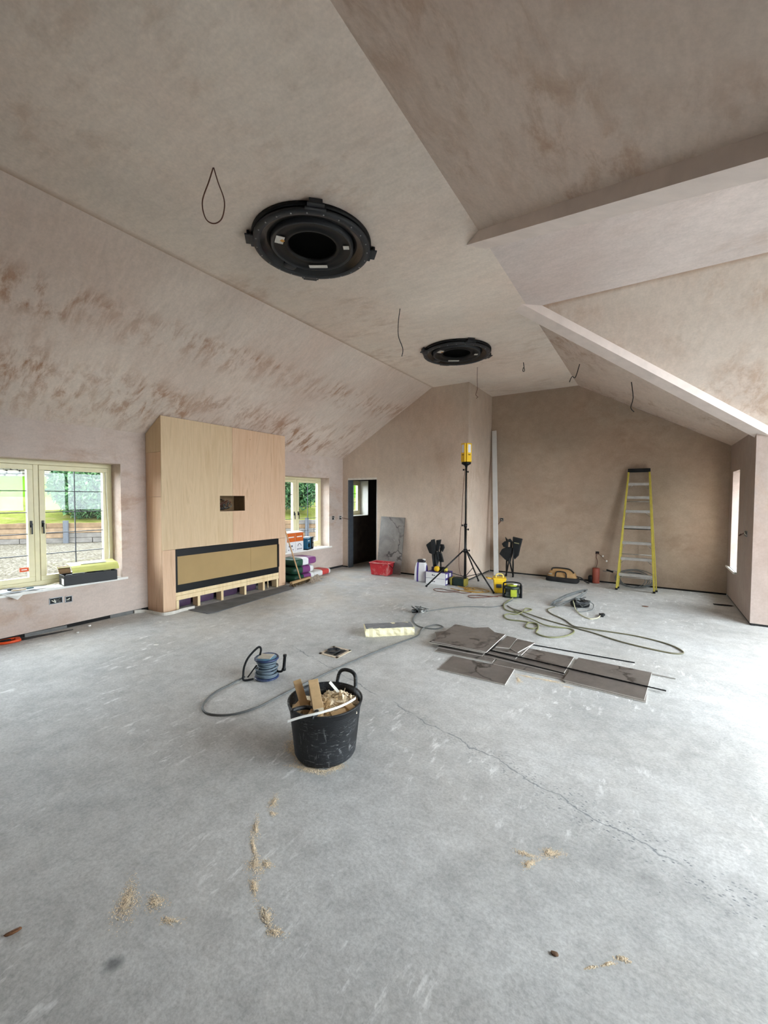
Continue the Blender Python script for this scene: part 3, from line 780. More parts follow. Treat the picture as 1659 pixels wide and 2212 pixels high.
pts = spline([Vector((TX, TY, 0))+rt*a+fwh*b+Vector((0, 0, c)) for a, b, c in ((-.185, -.245, .325), (-.10, -.238, .349), (.0, -.222, .365), (.12, -.16, .375), (.19, -.07, .372), (.195, -.02, .36))], 6)
mb = MB(); A = []
for p in pts: A += [p+Vector((0, 0, -.007)), p+Vector((0, 0, .007)), p+fwh*.005+Vector((0, 0, .007)), p+fwh*.005+Vector((0, 0, -.007))]
fs = []
for i in range(len(pts)-1):
    for k in range(4): fs.append((i*4+k, i*4+(k+1) % 4, i*4+4+(k+1) % 4, i*4+4+k))
mb.add(A, fs+[(3, 2, 1, 0), tuple(range(len(A)-4, len(A)))])
tag(mb.build('trim_strip', WHITEP), 'thin white plastic strip lying across the tub rim', 'trim strip')
o = MB().box((0, 0, 0), (.10, .018, .004)).build('plastic_shard', WHITEP)
o.matrix_world = Matrix.Translation(Vector((TX, TY, .355))+rt*.045+fwh*.12) @ (Matrix((rt, fwh, Vector((0, 0, 1)))).transposed() @ euler(R(40), R(42), R(-20))).to_4x4()
tag(o, 'small white plastic shard sticking out of the shavings', 'plastic shard')

# ================================================================== GRAINS: sawdust on the floor
def sawdust(label, patches, n, mat, name='sawdust', h=.004, size=(.0015, .004), seed=1):
    rn = random.Random(seed); mb = MB()
    tot = sum(p[2]*p[3] for p in patches)
    for (x, y, a, b, ang) in patches:
        k = int(n*a*b/tot)
        for _ in range(k):
            rr = abs(rn.gauss(0, .48)); th = rn.uniform(0, 6.28)
            rr *= 1+.35*math.sin(3*th+x*7)+.2*math.sin(7*th+y*5)
            if rr > 1.25: continue
            q = rz(ang) @ Vector((a*rr*math.cos(th), b*rr*math.sin(th), 0))
            s = rn.uniform(*size); z = max(0, (1-rr))*h*rn.random()
            p = Vector((x, y, z))+q; t = rn.uniform(0, 6.28); c_, s_ = math.cos(t)*s, math.sin(t)*s
            mb.add([p+Vector((c_, s_, 0)), p+Vector((-s_, c_, 0)), p+Vector((-c_*.8, -s_*.8, 0)), p+Vector((0, 0, s*.35))], [(0, 1, 3), (1, 2, 3), (2, 0, 3)])
    return tag(mb.build(name, mat), label, 'sawdust', None, 'stuff')
DUST = M('sawdust_grains', (234, 216, 188), .95, var=.2, scale=40)
sawdust('pale sawdust ring spilled round the left foot of the tub', [(TX-.10, TY-.13, .14, .05, R(-25)), (TX-.2, TY-.02, .09, .15, .5), (TX+.05, TY-.19, .15, .03, .3), (TX-.26, TY+.10, .09, .12, .2), (TX+.16, TY-.10, .03, .09, -.5), (TX-.17, TY-.1, .06, .06, .0)], 16000, DUST, seed=2, size=(.002, .0045))
sawdust('trail of sawdust across the floor in front of the tub', [(4.36, 1.50, .07, .03, -.9), (4.42, 1.33, .09, .02, -.7), (4.50, 1.25, .13, .018, -.55), (4.58, 1.19, .06, .04, -.4), (4.62, 1.22, .04, .03, .2), (4.66, 1.12, .07, .025, -.6), (4.80, 1.06, .07, .03, -.4), (4.87, 1.04, .05, .025, .4), (4.42, 1.44, .03, .02, 0)], 4200, DUST, seed=3)
sawdust('small heap of sawdust in the right foreground', [(5.60, 1.86, .05, .022, 1.0), (5.57, 1.90, .06, .016, .2), (5.67, 1.97, .06, .03, .6)], 2200, DUST, seed=4)
sawdust('thin line of sawdust at the lower right of the floor', [(5.97, 1.645, .03, .012, .35), (5.93, 1.60, .035, .007, .75), (5.88, 1.555, .03, .005, .7)], 700, DUST, seed=5)
sawdust('faint patch of sawdust at the lower left of the floor', [(4.28, .80, .12, .05, -.6), (4.38, .86, .06, .04, 0), (4.50, .85, .06, .02, .5)], 2400, DUST, seed=6)
sawdust('sawdust along the front edge of the tile stack', [(5.06, 3.72, .10, .03, -1.2), (5.10, 3.84, .1, .03, 0), (5.30, 3.86, .16, .03, .1), (5.45, 3.82, .06, .02, .2)], 3000, DUST, seed=8)
CRUMB = M('plaster_crumbs', (206, 190, 172), .95, var=.25, scale=30)
sawdust('swept heap of plaster crumbs in front of the broom', [(.55, 6.0, .17, .10, .8), (.45, 6.2, .2, .05, 1.1), (.62, 5.85, .08, .06, .3)], 1800, CRUMB, 'rubble_heap', .09, (.006, .022), 9)

# leaf, chips and scraps
def chip(name, label, loc, size, rot, mat, cat):
    o = MB().superel((0, 0, 0), size, .6, nu=6, nv=8, jit=.15, rnd=random.Random(int(loc[0]*999))).build(name, mat)
    o.location = loc; o.rotation_euler = (0, 0, rot); return tag(o, label, cat)
chip('dry_leaf', 'curled brown dry leaf at the lower left edge', (4.055, .505, .005), (.05, .014, .01), R(70), M('dead_leaf', (112, 74, 46), .8), 'leaf')
chip('wood_chip', 'small brown chip on the floor at lower right', (5.765, 1.53, .003), (.026, .016, .006), .3, M('brown_chip', (104, 78, 58), .8), 'wood chip')
chip('foam_crumb', 'white crumb on the floor under the nearest window', (.16, 2.32, .012), (.035, .03, .022), .5, WHITEP, 'crumb')
chip('foam_crumb', 'pale crumb beside the black saw blade', (.33, 2.13, .008), (.03, .022, .015), .9, WHITEP, 'crumb')
chip('plastic_scrap', 'white scrap lying alone on the floor left of the cable reel', (1.50, 2.42, .004), (.06, .03, .006), .6, WHITEP, 'scrap')
chip('brown_scrap', 'brown scrap on the floor before the stepladder', (5.98, 7.32, .006), (.09, .04, .01), .1, M('rust_scrap', (96, 62, 44), .8), 'scrap')
chip('dark_batten', 'short dark batten on floor beside the shaded right wall', (6.98, 8.05, .012), (.25, .03, .02), .1, M('dark_batten', (44, 36, 32), .8), 'batten')

# ================================================================== CABLE REEL (blue)
rl = thing('cable_reel', 'blue extension cable reel standing on its side with black carrying frame', 'cable reel', (3.14, 2.53, 0))
BLU = M('navy_blue_plastic', (44, 58, 92), .35, var=.1, dirt=((150, 150, 150), .35))
MB().lathe([(.0001, .003), (.10, .003), (.108, .008), (.108, .016), (.10, .02), (.06, .02), (.06, .17), (.10, .17), (.108, .174), (.108, .184), (.10, .19), (.094, .184), (.0001, .184)], 40).build('drum', BLU, rl)
rn = random.Random(4); mb = MB()
for k in range(8):
    P = []; rr = .086+.012*math.sin(k*2.1)-(.014 if k > 5 else 0); z = .03+k*.0165
    tz = rn.uniform(-.012, .012); ph = rn.uniform(0, 6)
    for j in range(28):
        a = 2*math.pi*j/28; P.append((rr*math.cos(a), rr*math.sin(a), z+tz*math.sin(a+ph)))
    mb.tube(P, .0088, 7, True)
BCAB = M('slate_blue_cable', (92, 106, 116), .5, var=.1, dirt=((160, 160, 156), .3))
mb.build('wound_cable', BCAB, rl)
MB().box((-.012, -.0, .1905), (.12, .115, .004), rz(R(28))).build('rating_label', M('beige_label', (190, 182, 166), .6, var=.15, scale=50), rl)
MB().lathe([(.0001, .188), (.086, .188), (.09, .185)], 32).build('hub_cover', M('pale_blue_plastic', (84, 124, 150), .4), rl)
Lr = rt; Fv = fwh
Q = lambda a, b, z: (Lr*a+Fv*b+Vector((0, 0, z)))
MB().tube(spline([Q(-.10, -.06, .012), Q(-.175, -.09, .014), Q(-.185, -.08, .06), Q(-.18, -.06, .13), Q(-.15, -.03, .20), Q(-.085, .02, .265), Q(-.06, .03, .25), Q(-.07, .03, .19)], 6), .0095, 8).build('carry_frame', BLACKP, rl)
MB().tube(spline([Q(-.15, -.07, .03), Q(-.10, -.03, .10), Q(-.085, -.02, .12)], 4), .006, 6).build('frame_strut', BLACKP, rl)
MB().tube(spline([Q(.09, .0, .055), Q(.13, .0, .055), Q(.145, .0, .075)], 4), .01, 8).build('crank_arm', BLACKP, rl)
MB().lathe([(.0001, .07), (.019, .07), (.019, .085), (.0145, .09), (.0135, .195), (.0165, .20), (.0165, .215), (.0001, .215)], 12, Q(.148, 0, 0), euler(0, R(6), 0)).build('crank_grip', BLACKP, rl)

def floor_cable(name, label, P, mat, r=.006, cat='cable', n=8, group=None):
    P = [(p[0], p[1], p[2] if len(p) > 2 else r) for p in P]
    o = MB().tube(spline(P, n), r, 7).build(name, mat); return tag(o, label, cat, group)
floor_cable('extension_cable', 'grey cable looping from the blue reel across the floor to the tiles', [(3.00, 2.40, .02), (3.00, 2.25), (3.02, 2.08), (3.12, 1.91), (3.26, 1.85), (3.42, 1.93), (3.50, 2.10), (3.51, 2.30), (3.52, 2.55), (3.56, 3.09), (3.63, 3.6), (3.71, 4.02), (3.75, 4.28), (3.68, 4.52), (3.74, 4.75), (3.86, 4.73), (3.83, 4.62), (3.73, 4.57), (3.58, 4.59), (3.43, 4.74), (3.34, 4.95), (3.31, 5.10)], WIREG, .0075)
kn = thing('plug_cluster', 'tangle of grey plugs and wire on the floor beyond the foam block', 'plug', (3.30, 5.15, 0))
rn = random.Random(8)
for k in range(4):
    P = [(rn.uniform(-.12, .12), rn.uniform(-.10, .12), rn.uniform(.008, .09)) for _ in range(6)]; P[0] = (0, 0, .02)
    MB().tube(spline(P, 6), .006, 6).build('wire_loop', WIREG, kn)
MB().box((-.05, -.02, .022), (.10, .04, .04), rz(.5)).build('plug_socket', BLACKP, kn, .006)
MB().box((.03, .03, .02), (.05, .045, .035), rz(1.0)).build('plug_top', WHITEP, kn, .006)
floor_cable('extension_cable', 'thin grey lead running from the plug tangle to the green reel', [(3.36, 5.25), (3.51, 5.52), (3.71, 5.78), (3.90, 5.90), (4.07, 6.0), (4.17, 6.2), (4.19, 6.42), (4.21, 6.58)], WIREG, .006)

# ================================================================== FLOOR SOCKET
fs_ = thing('floor_socket', 'dusty square floor box opening with coiled wires inside', 'floor socket', (3.27, 3.34, 0), R(2))
mb = MB()
for s in (-1, 1):
    mb.box((s*.105, 0, .003), (.03, .25, .006)).box((0, s*.11, .003), (.24, .03, .006))
mb.build('dusty_frame', M('dusty_cream', (206, 190, 168), .9, var=.2, scale=30), fs_)
MB().box((0, 0, .0015), (.19, .20, .003)).build('box_floor', M('socket_grey', (96, 92, 88), .8, var=.3, scale=20), fs_)
MB().box((.05, .0, .005), (.02, .18, .008)).build('steel_bar', BLACKM, fs_)
mb = MB()
for k in range(4): mb.tube([((.045+.008*k)*math.cos(a)-.02, (.05+.006*k)*math.sin(a), .008+.004*k) for a in [6.283*j/20 for j in range(20)]], .004, 5, True)
mb.build('coiled_wire', DARKG, fs_)

# ================================================================== FOAM BLOCK
a0, a1, b1 = Vector((3.27, 3.89, 0)), Vector((3.70, 4.27, 0)), Vector((3.15, 4.03, 0))
ux = (a1-a0).normalized(); uy = Vector((-ux.y, ux.x, 0)); Lb = (a1-a0).length
fo = thing('insulation_block', 'cream rigid foam offcut with grey facing lying near the tiles', 'insulation block', a0+ux*Lb/2+uy*.1, math.atan2(ux.y, ux.x))
rn = random.Random(12); NXF = 14
mb = MB(); vs = []; fs = []
for i in range(NXF+1):
    x = -Lb/2+Lb*i/NXF
    for (yy, zz) in ((-.1, .002), (-.105, .035), (-.098, .07), (-.1, .098), (.1, .098), (.1, .002)):
        vs.append((x+rn.uniform(-.008, .008)*(i in (0, NXF)), yy+rn.uniform(-.007, .007), max(.001, zz+rn.uniform(-.004, .004))))
for i in range(NXF):
    for k in range(6): fs.append((i*6+k, (i+1)*6+k, (i+1)*6+(k+1) % 6, i*6+(k+1) % 6))
fs += [tuple(reversed(range(6))), tuple(range(NXF*6, NXF*6+6))]
mb.add(vs, [tuple(reversed(f)) for f in fs])
mb.build('foam_core', M('cream_foam', (236, 226, 188), .9, var=.08, scale=20, bump=.3), fo)
vs = []
for i in range(9):
    x = -Lb/2+.005+(Lb-.01)*i/8; vs += [(x, -.098+rn.uniform(-.006, .006), .101), (x, .098, .101)]
mb = MB().add(vs, [(2*i, 2*i+2, 2*i+3, 2*i+1) for i in range(8)])
o = mb.build('grey_facing', M('grey_foil_facing', (128, 128, 130), .7, var=.2, scale=12), fo)
o.modifiers.new('solid', 'SOLIDIFY').thickness = .003

# ================================================================== TILE STACK
def tile(label, poly, z, t=.010, name='floor_tile', group='grey marble tiles stacked on the floor', mat=TILE):
    cx = sum(p[0] for p in poly)/len(poly); cy = sum(p[1] for p in poly)/len(poly)
    P = [(p[0]-cx, p[1]-cy, 0) for p in poly]
    area = sum(P[i][0]*P[(i+1) % len(P)][1]-P[(i+1) % len(P)][0]*P[i][1] for i in range(len(P)))
    if area < 0: P.reverse()
    mb = MB().extrude(P, (0, 0, t)); n = len(P)
    for k in range(len(mb.f)): mb.mi[k] = 1
    # top face keeps the printed face
    top_ = max(range(2), key=lambda k: mb.v[mb.f[k][0]].z); mb.mi[top_] = 0
    o = mb.build(name, [mat, TEDGE]); o.location = (cx, cy, z)
    return tag(o, label, 'tile', group)
tile('grey marble tile lying alone at the front left of the stack', [(4.37, 3.53), (4.35, 3.90), (4.97, 3.92), (4.99, 3.55)], .002)
tile('long tile at the bottom of the stack with its front edge in sawdust', [(4.76, 3.93), (4.76, 4.50), (5.39, 4.51), (5.40, 3.94)], .0025)
tile('tile just under the right end tile', [(5.42, 3.89), (5.44, 4.51), (6.04, 4.49), (6.02, 3.86)], .002)
tile('large right end tile with branching dark veins', [(5.40, 3.90), (5.44, 4.53), (6.06, 4.51), (6.01, 3.87)], .0125)
tile('second long tile from the floor in the middle of the stack', [(4.62, 4.06), (4.66, 4.52), (5.40, 4.52), (5.38, 4.03)], .013)
tile('left bottom tile of the stack, pale and dusty', [(4.14, 3.93), (4.15, 4.50), (4.74, 4.52), (4.74, 3.97)], .002)
tile('tile second from the floor at the left of the stack', [(4.12, 4.02), (4.10, 4.62), (4.61, 4.64), (4.61, 4.05)], .0125)
tile('tile third from the floor at the left, poking out behind', [(3.90, 4.42), (4.10, 4.08), (4.60, 4.10), (4.50, 4.80), (4.37, 4.95), (4.20, 4.80)], .0235)
tile('tile fourth from the floor at the left of the stack', [(4.07, 4.06), (4.06, 4.70), (4.60, 4.68), (4.62, 4.08)], .0345)
tile('tile directly beneath the topmost tile of the stack', [(4.02, 4.02), (4.04, 4.68), (4.62, 4.66), (4.63, 4.06)], .0455)
tile('topmost tile of the stack with a forked dark vein', [(4.04, 4.04), (4.02, 4.74), (4.65, 4.70), (4.65, 4.06)], .0565)
tile('small dark tile piece right of the topmost tile', [(4.67, 4.70), (4.79, 4.68), (4.805, 4.33), (4.67, 4.29)], .0425)
tile('triangular tile piece with a pale cut edge at the middle of the stack', [(4.80, 4.66), (4.99, 4.64), (4.91, 4.26), (4.815, 4.33)], .0425)
tile('tile under the two small pieces in the middle of the stack', [(4.66, 4.22), (4.68, 4.66), (4.97, 4.62), (4.95, 4.24)], .031)
tile('lower tile under the small pieces, resting on the long tile', [(4.64, 4.14), (4.66, 4.50), (4.93, 4.50), (4.92, 4.14)], .0235, .007)
BLTRIM = M('black_trim_metal', (18, 18, 20), .35, .3)
def trim(label, a, b, z0, z1, mat, w=.022, holes=True, group='tile edging trims on the stack'):
    a = Vector((*a, z0)); b = Vector((*b, z1)); d = b-a; L = d.length; e = thing('edging_trim', label, 'edging trim', a, 0, group)
    rot = d.to_track_quat('X', 'Z').to_matrix()
    MB().box(rot @ Vector((L/2, 0, .0015)), (L, .010, .003), rot).box(rot @ Vector((L/2, -.005, .005)), (L, .0025, .010), rot).build('trim_profile', mat, e)
    if holes:
        n = int(L/.035)
        mb = MB()
        for k in range(n): mb.box(rot @ Vector((.02+k*.035, .012, .0012)), (.02, .016, .0022), rot)
        mb.build('perforated_flange', mat, e)
trim('black perforated trim lying on the floor behind the tiles', (4.93, 4.70), (5.92, 4.74), .002, .002, BLTRIM)
trim('longest black trim lying across the middle of the tile stack', (4.62, 4.20), (6.16, 4.13), .033, .024, BLTRIM)
trim('thin black trim on the front part of the long tile', (4.62, 4.10), (5.39, 4.03), .0245, .024, BLTRIM, holes=False)
trim('grey trim sticking out beyond the right end tile', (5.46, 4.545), (6.24, 4.515), .002, .002, ALU, holes=True)

# ================================================================== STEPLADDER
YEL = M('yellow_fibreglass', (186, 170, 66), .5, var=.1, dirt=((120, 112, 80), .35))
lad = thing('stepladder', 'yellow fibreglass stepladder with aluminium treads folded against the back wall', 'ladder', (5.82, 8.45, 0))
def lp_(x0, y0, z0, x1, y1, z1): return Vector((x0-5.82, y0-8.45, z0)), Vector((x1-5.82, y1-8.45, z1))
fl = lp_(5.535, 8.42, .0, 5.665, 8.84, 2.12); fr_ = lp_(6.10, 8.45, .0, 5.985, 8.84, 2.12)
def channel(a, b, w, d, mat, name, parent):
    dv = (b-a).normalized(); yv = Vector((0, 1, 0)); yv = (yv-dv*yv.dot(dv)).normalized(); xv = yv.cross(dv)
    off = [(-w, -d), (w, -d), (w, d), (-w, d)]
    A = [a+xv*p+yv*q for p, q in off]; B = [b+xv*p+yv*q for p, q in off]
    return MB().loft(A, B).build(name, mat, parent, .003)
for k, (a, b) in enumerate((fl, fr_)):
    channel(a+(b-a)*.012, b, .014, .034, YEL, 'front_rail', lad)
    MB().box(a+(b-a).normalized()*.012+Vector((0, 0, .004)), (.04, .085, .03)).build('foot', BLACKP, lad, .003)
bl = lp_(5.555, 8.56, .0, 5.655, 8.89, 2.06); br = lp_(6.135, 8.585, .0, 5.995, 8.89, 2.06)
for a, b in (bl, br): channel(a+(b-a)*.012, b, .011, .02, YEL, 'rear_rail', lad); MB().box(a+Vector((0, 0, .016)), (.035, .05, .03)).build('foot', BLACKP, lad, .003)
for k, z in enumerate((.29, .57, .85, 1.13, 1.41, 1.66, 1.90)):
    f = z/2.12; a = fl[0].lerp(fl[1], f); b = fr_[0].lerp(fr_[1], f)
    c = (a+b)/2; c.z = z; w = (b.x-a.x)-.03
    t = MB().box(c, (w, .085, .006)).box(c+Vector((0, -.04, -.02)), (w, .006, .045)).box(c+Vector((0, .04, -.012)), (w, .006, .03)).build('tread', ALU, lad)
    if k in (0, 1, 2, 4, 6):
        for s, q in ((1, a), (-1, b)):
            p0 = Vector((q.x+s*.02, q.y, z-.10)); p1 = Vector((q.x+s*.09, q.y, z-.03))
            MB().tube([p0, p1], .006, 6).build('tread_brace', ALU, t)
for f in (.10, .30, .52, .76):
    a = bl[0].lerp(bl[1], f); b = br[0].lerp(br[1], f)
    MB().tube([a, b], .009, 6).build('rear_brace', BLACKM if f in (.52,) else ALU, lad)
MB().bb((-.17, .345, 2.10), (.18, .485, 2.165)).build('top_cap', BLACKP, lad, .008)

# ================================================================== LEANING PLANK / SLAB / CRATE
o = MB().box((0, 0, 0), (.095, .035, 3.10)).build('timber_plank', M('white_primed_timber', (206, 204, 200), .6, var=.06, scale=4), None, .003)
a, b = Vector((3.345, 8.48, 0)), Vector((3.125, 8.905, 3.06)); dv = (b-a).normalized()
zv = dv; yv = (Vector((0, 1, 0))-zv*zv.y).normalized(); xv = yv.cross(zv)
o.matrix_world = Matrix.Translation((a+b)/2+Vector((0, 0, .012))) @ Matrix((xv, yv, zv)).transposed().to_4x4()
tag(o, 'long white primed board leaning in the wall recess', 'board')
o = MB().box((0, 0, 0), (.60, .012, 1.20)).build('marble_slab', SLAB, None, .001)
o.matrix_world = Matrix.Translation((1.365, 7.500, .607)) @ Matrix.Rotation(R(-7), 4, 'X') @ Matrix.Rotation(R(1), 4, 'Y')
tag(o, 'tall grey veined tile leaning against the wall beside the doorway', 'tile')
cr = thing('mixing_crate', 'red plaster-splashed plastic crate on the floor by the leaning tile', 'crate', (1.30, 7.26, 0), R(4))
REDP = M('red_splashed_plastic', (178, 40, 48), .5, var=.1, scale=8, dirt=((206, 190, 178), .75))
def frustum(x0, y0, x1, y1, z0, z1): 
    return [Vector((sx*x0, sy*y0, z0)) for sx, sy in ((-1,-1),(1,-1),(1,1),(-1,1))], [Vector((sx*x1, sy*y1, z1)) for sx, sy in ((-1,-1),(1,-1),(1,1),(-1,1))]
mb = MB(); A, B = frustum(.185, .12, .215, .145, .01, .27); C, D = frustum(.175, .11, .207, .137, .03, .27)
mb.add(A+B+C+D, [(3,2,1,0), (0,1,5,4), (1,2,6,5), (2,3,7,6), (3,0,4,7), (8,9,10,11), (9,8,12,13), (10,9,13,14), (11,10,14,15), (8,11,15,12), (4,5,13,12), (5,6,14,13), (6,7,15,14), (7,4,12,15)])
mb.build('crate_body', REDP, cr)
mb = MB(); 
for s in (-1, 1): mb.box((0, s*.149, .262), (.45, .022, .018)).box((s*.217, 0, .262), (.022, .30, .018))
mb.build('crate_rim', M('red_rim_worn', (190, 92, 92), .6, var=.1, dirt=((206, 190, 178), .7)), cr, .004)
for s in (-.12, .12): MB().box((s, 0, .006), (.06, .2, .012)).build('crate_foot', REDP, cr)
MB().tube(spline([(.226, -.12, .25), (.25, -.06, .2), (.26, 0, .16), (.25, .06, .2), (.226, .12, .25)], 5), .006, 6).build('handle', BLACKP, cr)
MB().box((0, 0, .17), (.33, .20, .02)).build('mortar_residue', M('grey_mortar', (110, 96, 92), .9, bump=.3), cr)

# ================================================================== LIGHT TOWER
lt = thing('light_tower', 'tripod site light with yellow lamp tower on a tall black pole', 'work light', (3.195, 7.13, 0))
MB().lathe([(.0001, .17), (.021, .17), (.021, 1.12), (.0001, 1.12)], 14).build('lower_pole', BLACKM, lt)
MB().lathe([(.0001, 1.12), (.0155, 1.12), (.0155, 2.19), (.0001, 2.19)], 14).build('upper_pole', BLACKM, lt)
for z, r in ((.66, .038), (1.12, .03), (.18, .03)): MB().lathe([(.0001, z-.03), (r, z-.03), (r, z+.03), (.0001, z+.03)], 14).build('collar', BLACKM, lt)
for z, dx in ((1.12, -.05), (1.05, .05), (.67, .07), (2.13, -.04), (2.09, .035)):
    MB().tube([(0, 0, z), (dx, -.01, z)], .007, 6).superel((dx*1.15, -.012, z), (.025, .025, .035), .6).build('clamp_knob', BLACKM, lt)
feet = [(2.615, 6.71), (3.815, 6.88), (3.23, 7.74)]
for fx, fy in feet:
    f = Vector((fx-3.195, fy-7.13, .012)); hb_ = Vector((f.x, f.y, 0)).normalized()*.04+Vector((0, 0, .66))
    lg = MB().tube([hb_, f], .0135, 10).build('tripod_leg', BLACKM, lt)
    MB().tube([f+(hb_-f)*.02, f+Vector((0, 0, -.008))], .019, 10).build('rubber_foot', BLACKP, lg)
    MB().tube([Vector((0, 0, .18)), hb_.lerp(f, .55)], .007, 6).build('spreader_bar', BLACKM, lt)
MB().lathe([(.0001, 2.17), (.02, 2.17), (.025, 2.20), (.085, 2.235), (.085, 2.265), (.0001, 2.265)], 24).build('lamp_base', BLACKP, lt)
YLM = M('site_yellow_plastic', (232, 186, 34), .4, var=.05)
LENS = M('frosted_lens', (226, 226, 232), .3, var=.03)
cdir = math.atan2(-7.13, 6.0169-3.195)      # towards the viewer
for k in range(4):
    a = cdir+R(45-5)+R(90)*k; n = Vector((math.cos(a), math.sin(a), 0)); rot = rz(a)
    pn = MB().box(n*.066+Vector((0, 0, 2.435)), (.03, .104, .335), rot).build('lamp_panel', YLM, lt, .006)
    MB().box(n*.082+Vector((0, 0, 2.505)), (.006, .062, .145), rot).build('lens', LENS, pn, .002)
    MB().box(n*.082+Vector((0, 0, 2.395)), (.003, .05, .012), rot).build('maker_plate', BLACKP, pn)
MB().box((0, 0, 2.42), (.075, .075, .30), rz(cdir)).build('lamp_core', BLACKP, lt)
MB().tube(spline([(-.02, -.01, 2.16), (-.05, -.02, 1.7), (-.07, -.02, 1.2), (-.09, -.03, .95), (-.11, -.03, .5), (-.09, -.02, .25), (-.04, 0, .18)], 8), .005, 6).build('lamp_cord', M('brown_orange_cord', (92, 56, 42), .5), lt)

# ================================================================== FOLDED BLACK CHAIRS
CLOTH = M('black_nylon', (22, 24, 26), .8, var=.25, scale=9, bump=.25)
def fchair(label, loc, polys, legs, k, ox, oy, rot=0):
    e = thing('folding_chair', label, 'folding chair', loc, rot, 'folded black camp chairs')
    for i, (poly, yo, th) in enumerate(polys):
        P = [((x-ox)*k, yo, (oy-y)*k) for x, y in poly]
        c = Vector((sum(p[0] for p in P), sum(p[1] for p in P), sum(p[2] for p in P)))/len(P)
        A = [c+(Vector(p)-c)*1.13 for p in P]; n = len(A)
        # padded panel: shrunken front and back rims
        rings = [[c+(p-c)*.86+Vector((0, -th/2, 0)) for p in A], [p+Vector((0, -th/4, 0)) for p in A], [p+Vector((0, th/4, 0)) for p in A], [c+(p-c)*.86+Vector((0, th/2, 0)) for p in A]]
        vs = sum(rings, []); fs = [tuple(range(n)), tuple(range(4*n-1, 3*n-1, -1))]
        for r in range(3): fs += [(r*n+j, (r+1)*n+j, (r+1)*n+(j+1) % n, r*n+(j+1) % n) for j in range(n)]
        mb = MB().add(vs, fs)
        o = mb.build('fabric_panel', CLOTH, e, .008)
    for (p, q, y0, y1) in legs:
        a = Vector(((p[0]-ox)*k, y0, (oy-p[1])*k)); b = Vector(((q[0]-ox)*k, y1, (oy-q[1])*k))
        b.z = max(b.z, .013)
        lg = MB().tube([a, b], .015, 8).build('leg', BLACKM, e)
        if b.z < .05: MB().tube([b+Vector((0, 0, .03)), b+Vector((0, 0, -.009))], .016, 8).build('rubber_foot', BLACKP, lg)
fchair('folded black camp chair against the wall behind the white boxes', (2.47, 7.42, 0),
    [([(180, 530), (430, 340), (470, 600), (450, 860), (310, 810)], .02, .05), ([(430, 335), (560, 300), (600, 500), (610, 850), (480, 820)], -.03, .06), ([(625, 330), (800, 295), (760, 480), (700, 720), (620, 700)], 0, .06),
     ([(470, 700), (620, 830), (690, 760), (740, 1000), (650, 1250), (520, 1300), (470, 950)], -.01, .08), ([(680, 740), (830, 830), (905, 1110), (760, 1135), (700, 950)], .01, .05), ([(760, 470), (880, 480), (910, 590), (840, 740), (760, 660)], .04, .05)],
    [((470, 600), (470, 1842), .05, .06), ((560, 700), (540, 1842), -.04, -.06), ((740, 600), (770, 1842), .05, .06), ((650, 700), (700, 1842), -.05, -.06), ((500, 1100), (740, 1600), 0, 0)], .000512, 600, 1842)
fchair('folded black camp chair standing in the recess right of the leaning board', (3.60, 8.56, 0),
    [([(230, 970), (330, 780), (480, 690), (720, 700), (700, 1000), (640, 1280), (430, 1150)], 0, .12), ([(780, 250), (1135, 315), (1060, 640), (1000, 960), (860, 1120), (775, 900)], .0, .07), ([(420, 230), (520, 330), (520, 420), (460, 400)], .02, .03), ([(290, 530), (400, 430), (540, 400), (520, 660), (360, 650)], .02, .06), ([(560, 340), (650, 310), (730, 420), (720, 640), (640, 660), (660, 440), (580, 430)], 0, .05)],
    [((480, 800), (480, 1925), .04, .03), ((700, 900), (505, 1900), -.05, -.05), ((560, 1000), (775, 1890), 0, .03), ((810, 400), (810, 1935), -.05, -.05), ((600, 650), (600, 1000), 0, 0)], .000478, 640, 1930)
MB().box((.143, -.042, .705), (.10, .004, .018), euler(0, R(8), 0)).build('printed_tape', M('khaki_print', (150, 146, 110), .6), bpy.data.objects['folding_chair.001'])

# ================================================================== ADHESIVE BAG, BOXES, TOOL
PUR = (84, 66, 140)
BAGW = bands_mat('white_purple_bag', 0, [(0, (222, 220, 222)), (.22, PUR), (.36, (226, 224, 226)), (.9, PUR)], .5, bump=.25)
bg_ = thing('adhesive_bag', 'upright white bag with purple stripe and folded dark top near the light tower', 'bag', (2.30, 7.13, 0), R(10))
A = []
mb = MB(); nv = 24
vs = []; fs = []
for i, (z, sx, sy) in enumerate(((.002, .125, .075), (.04, .132, .085), (.15, .13, .085), (.27, .12, .07), (.35, .10, .05), (.37, .085, .045))):
    for j in range(nv):
        a = 2*math.pi*j/nv; sp = lambda w: math.copysign(abs(w)**.5, w)
        vs.append((sx*sp(math.cos(a)), sy*sp(math.sin(a)), z))
for i in range(5):
    for j in range(nv): fs.append((i*nv+j, i*nv+(j+1) % nv, (i+1)*nv+(j+1) % nv, (i+1)*nv+j))
fs += [tuple(reversed(range(nv))), tuple(range(5*nv, 6*nv))]
mb.add(vs, fs, True).build('bag_body', BAGW, bg_)
MB().superel((0, 0, .395), (.16, .09, .07), .5).build('folded_top', M('dark_bag_top', (38, 36, 44), .6), bg_)
MB().box((.055, -.005, .425), (.05, .05, .025), rz(.2)).build('paper_fold', WHITEP, bg_)
def carton(name, label, loc, size, rotz, front, side, parts=()):
    e = thing(name, label, 'carton', loc, rotz)
    x, y, z = size
    mb = MB().bb((-x/2, -y/2, 0), (x/2, y/2, z)); mb.mi = [1, 1, 0, 1, 1, 1]
    mb.build('carton_body', [front, side], e, .003)
    return e
WBOX = M('white_carton', (226, 224, 224), .6, var=.05); PBOX = M('purple_carton', (78, 62, 132), .5, var=.1)
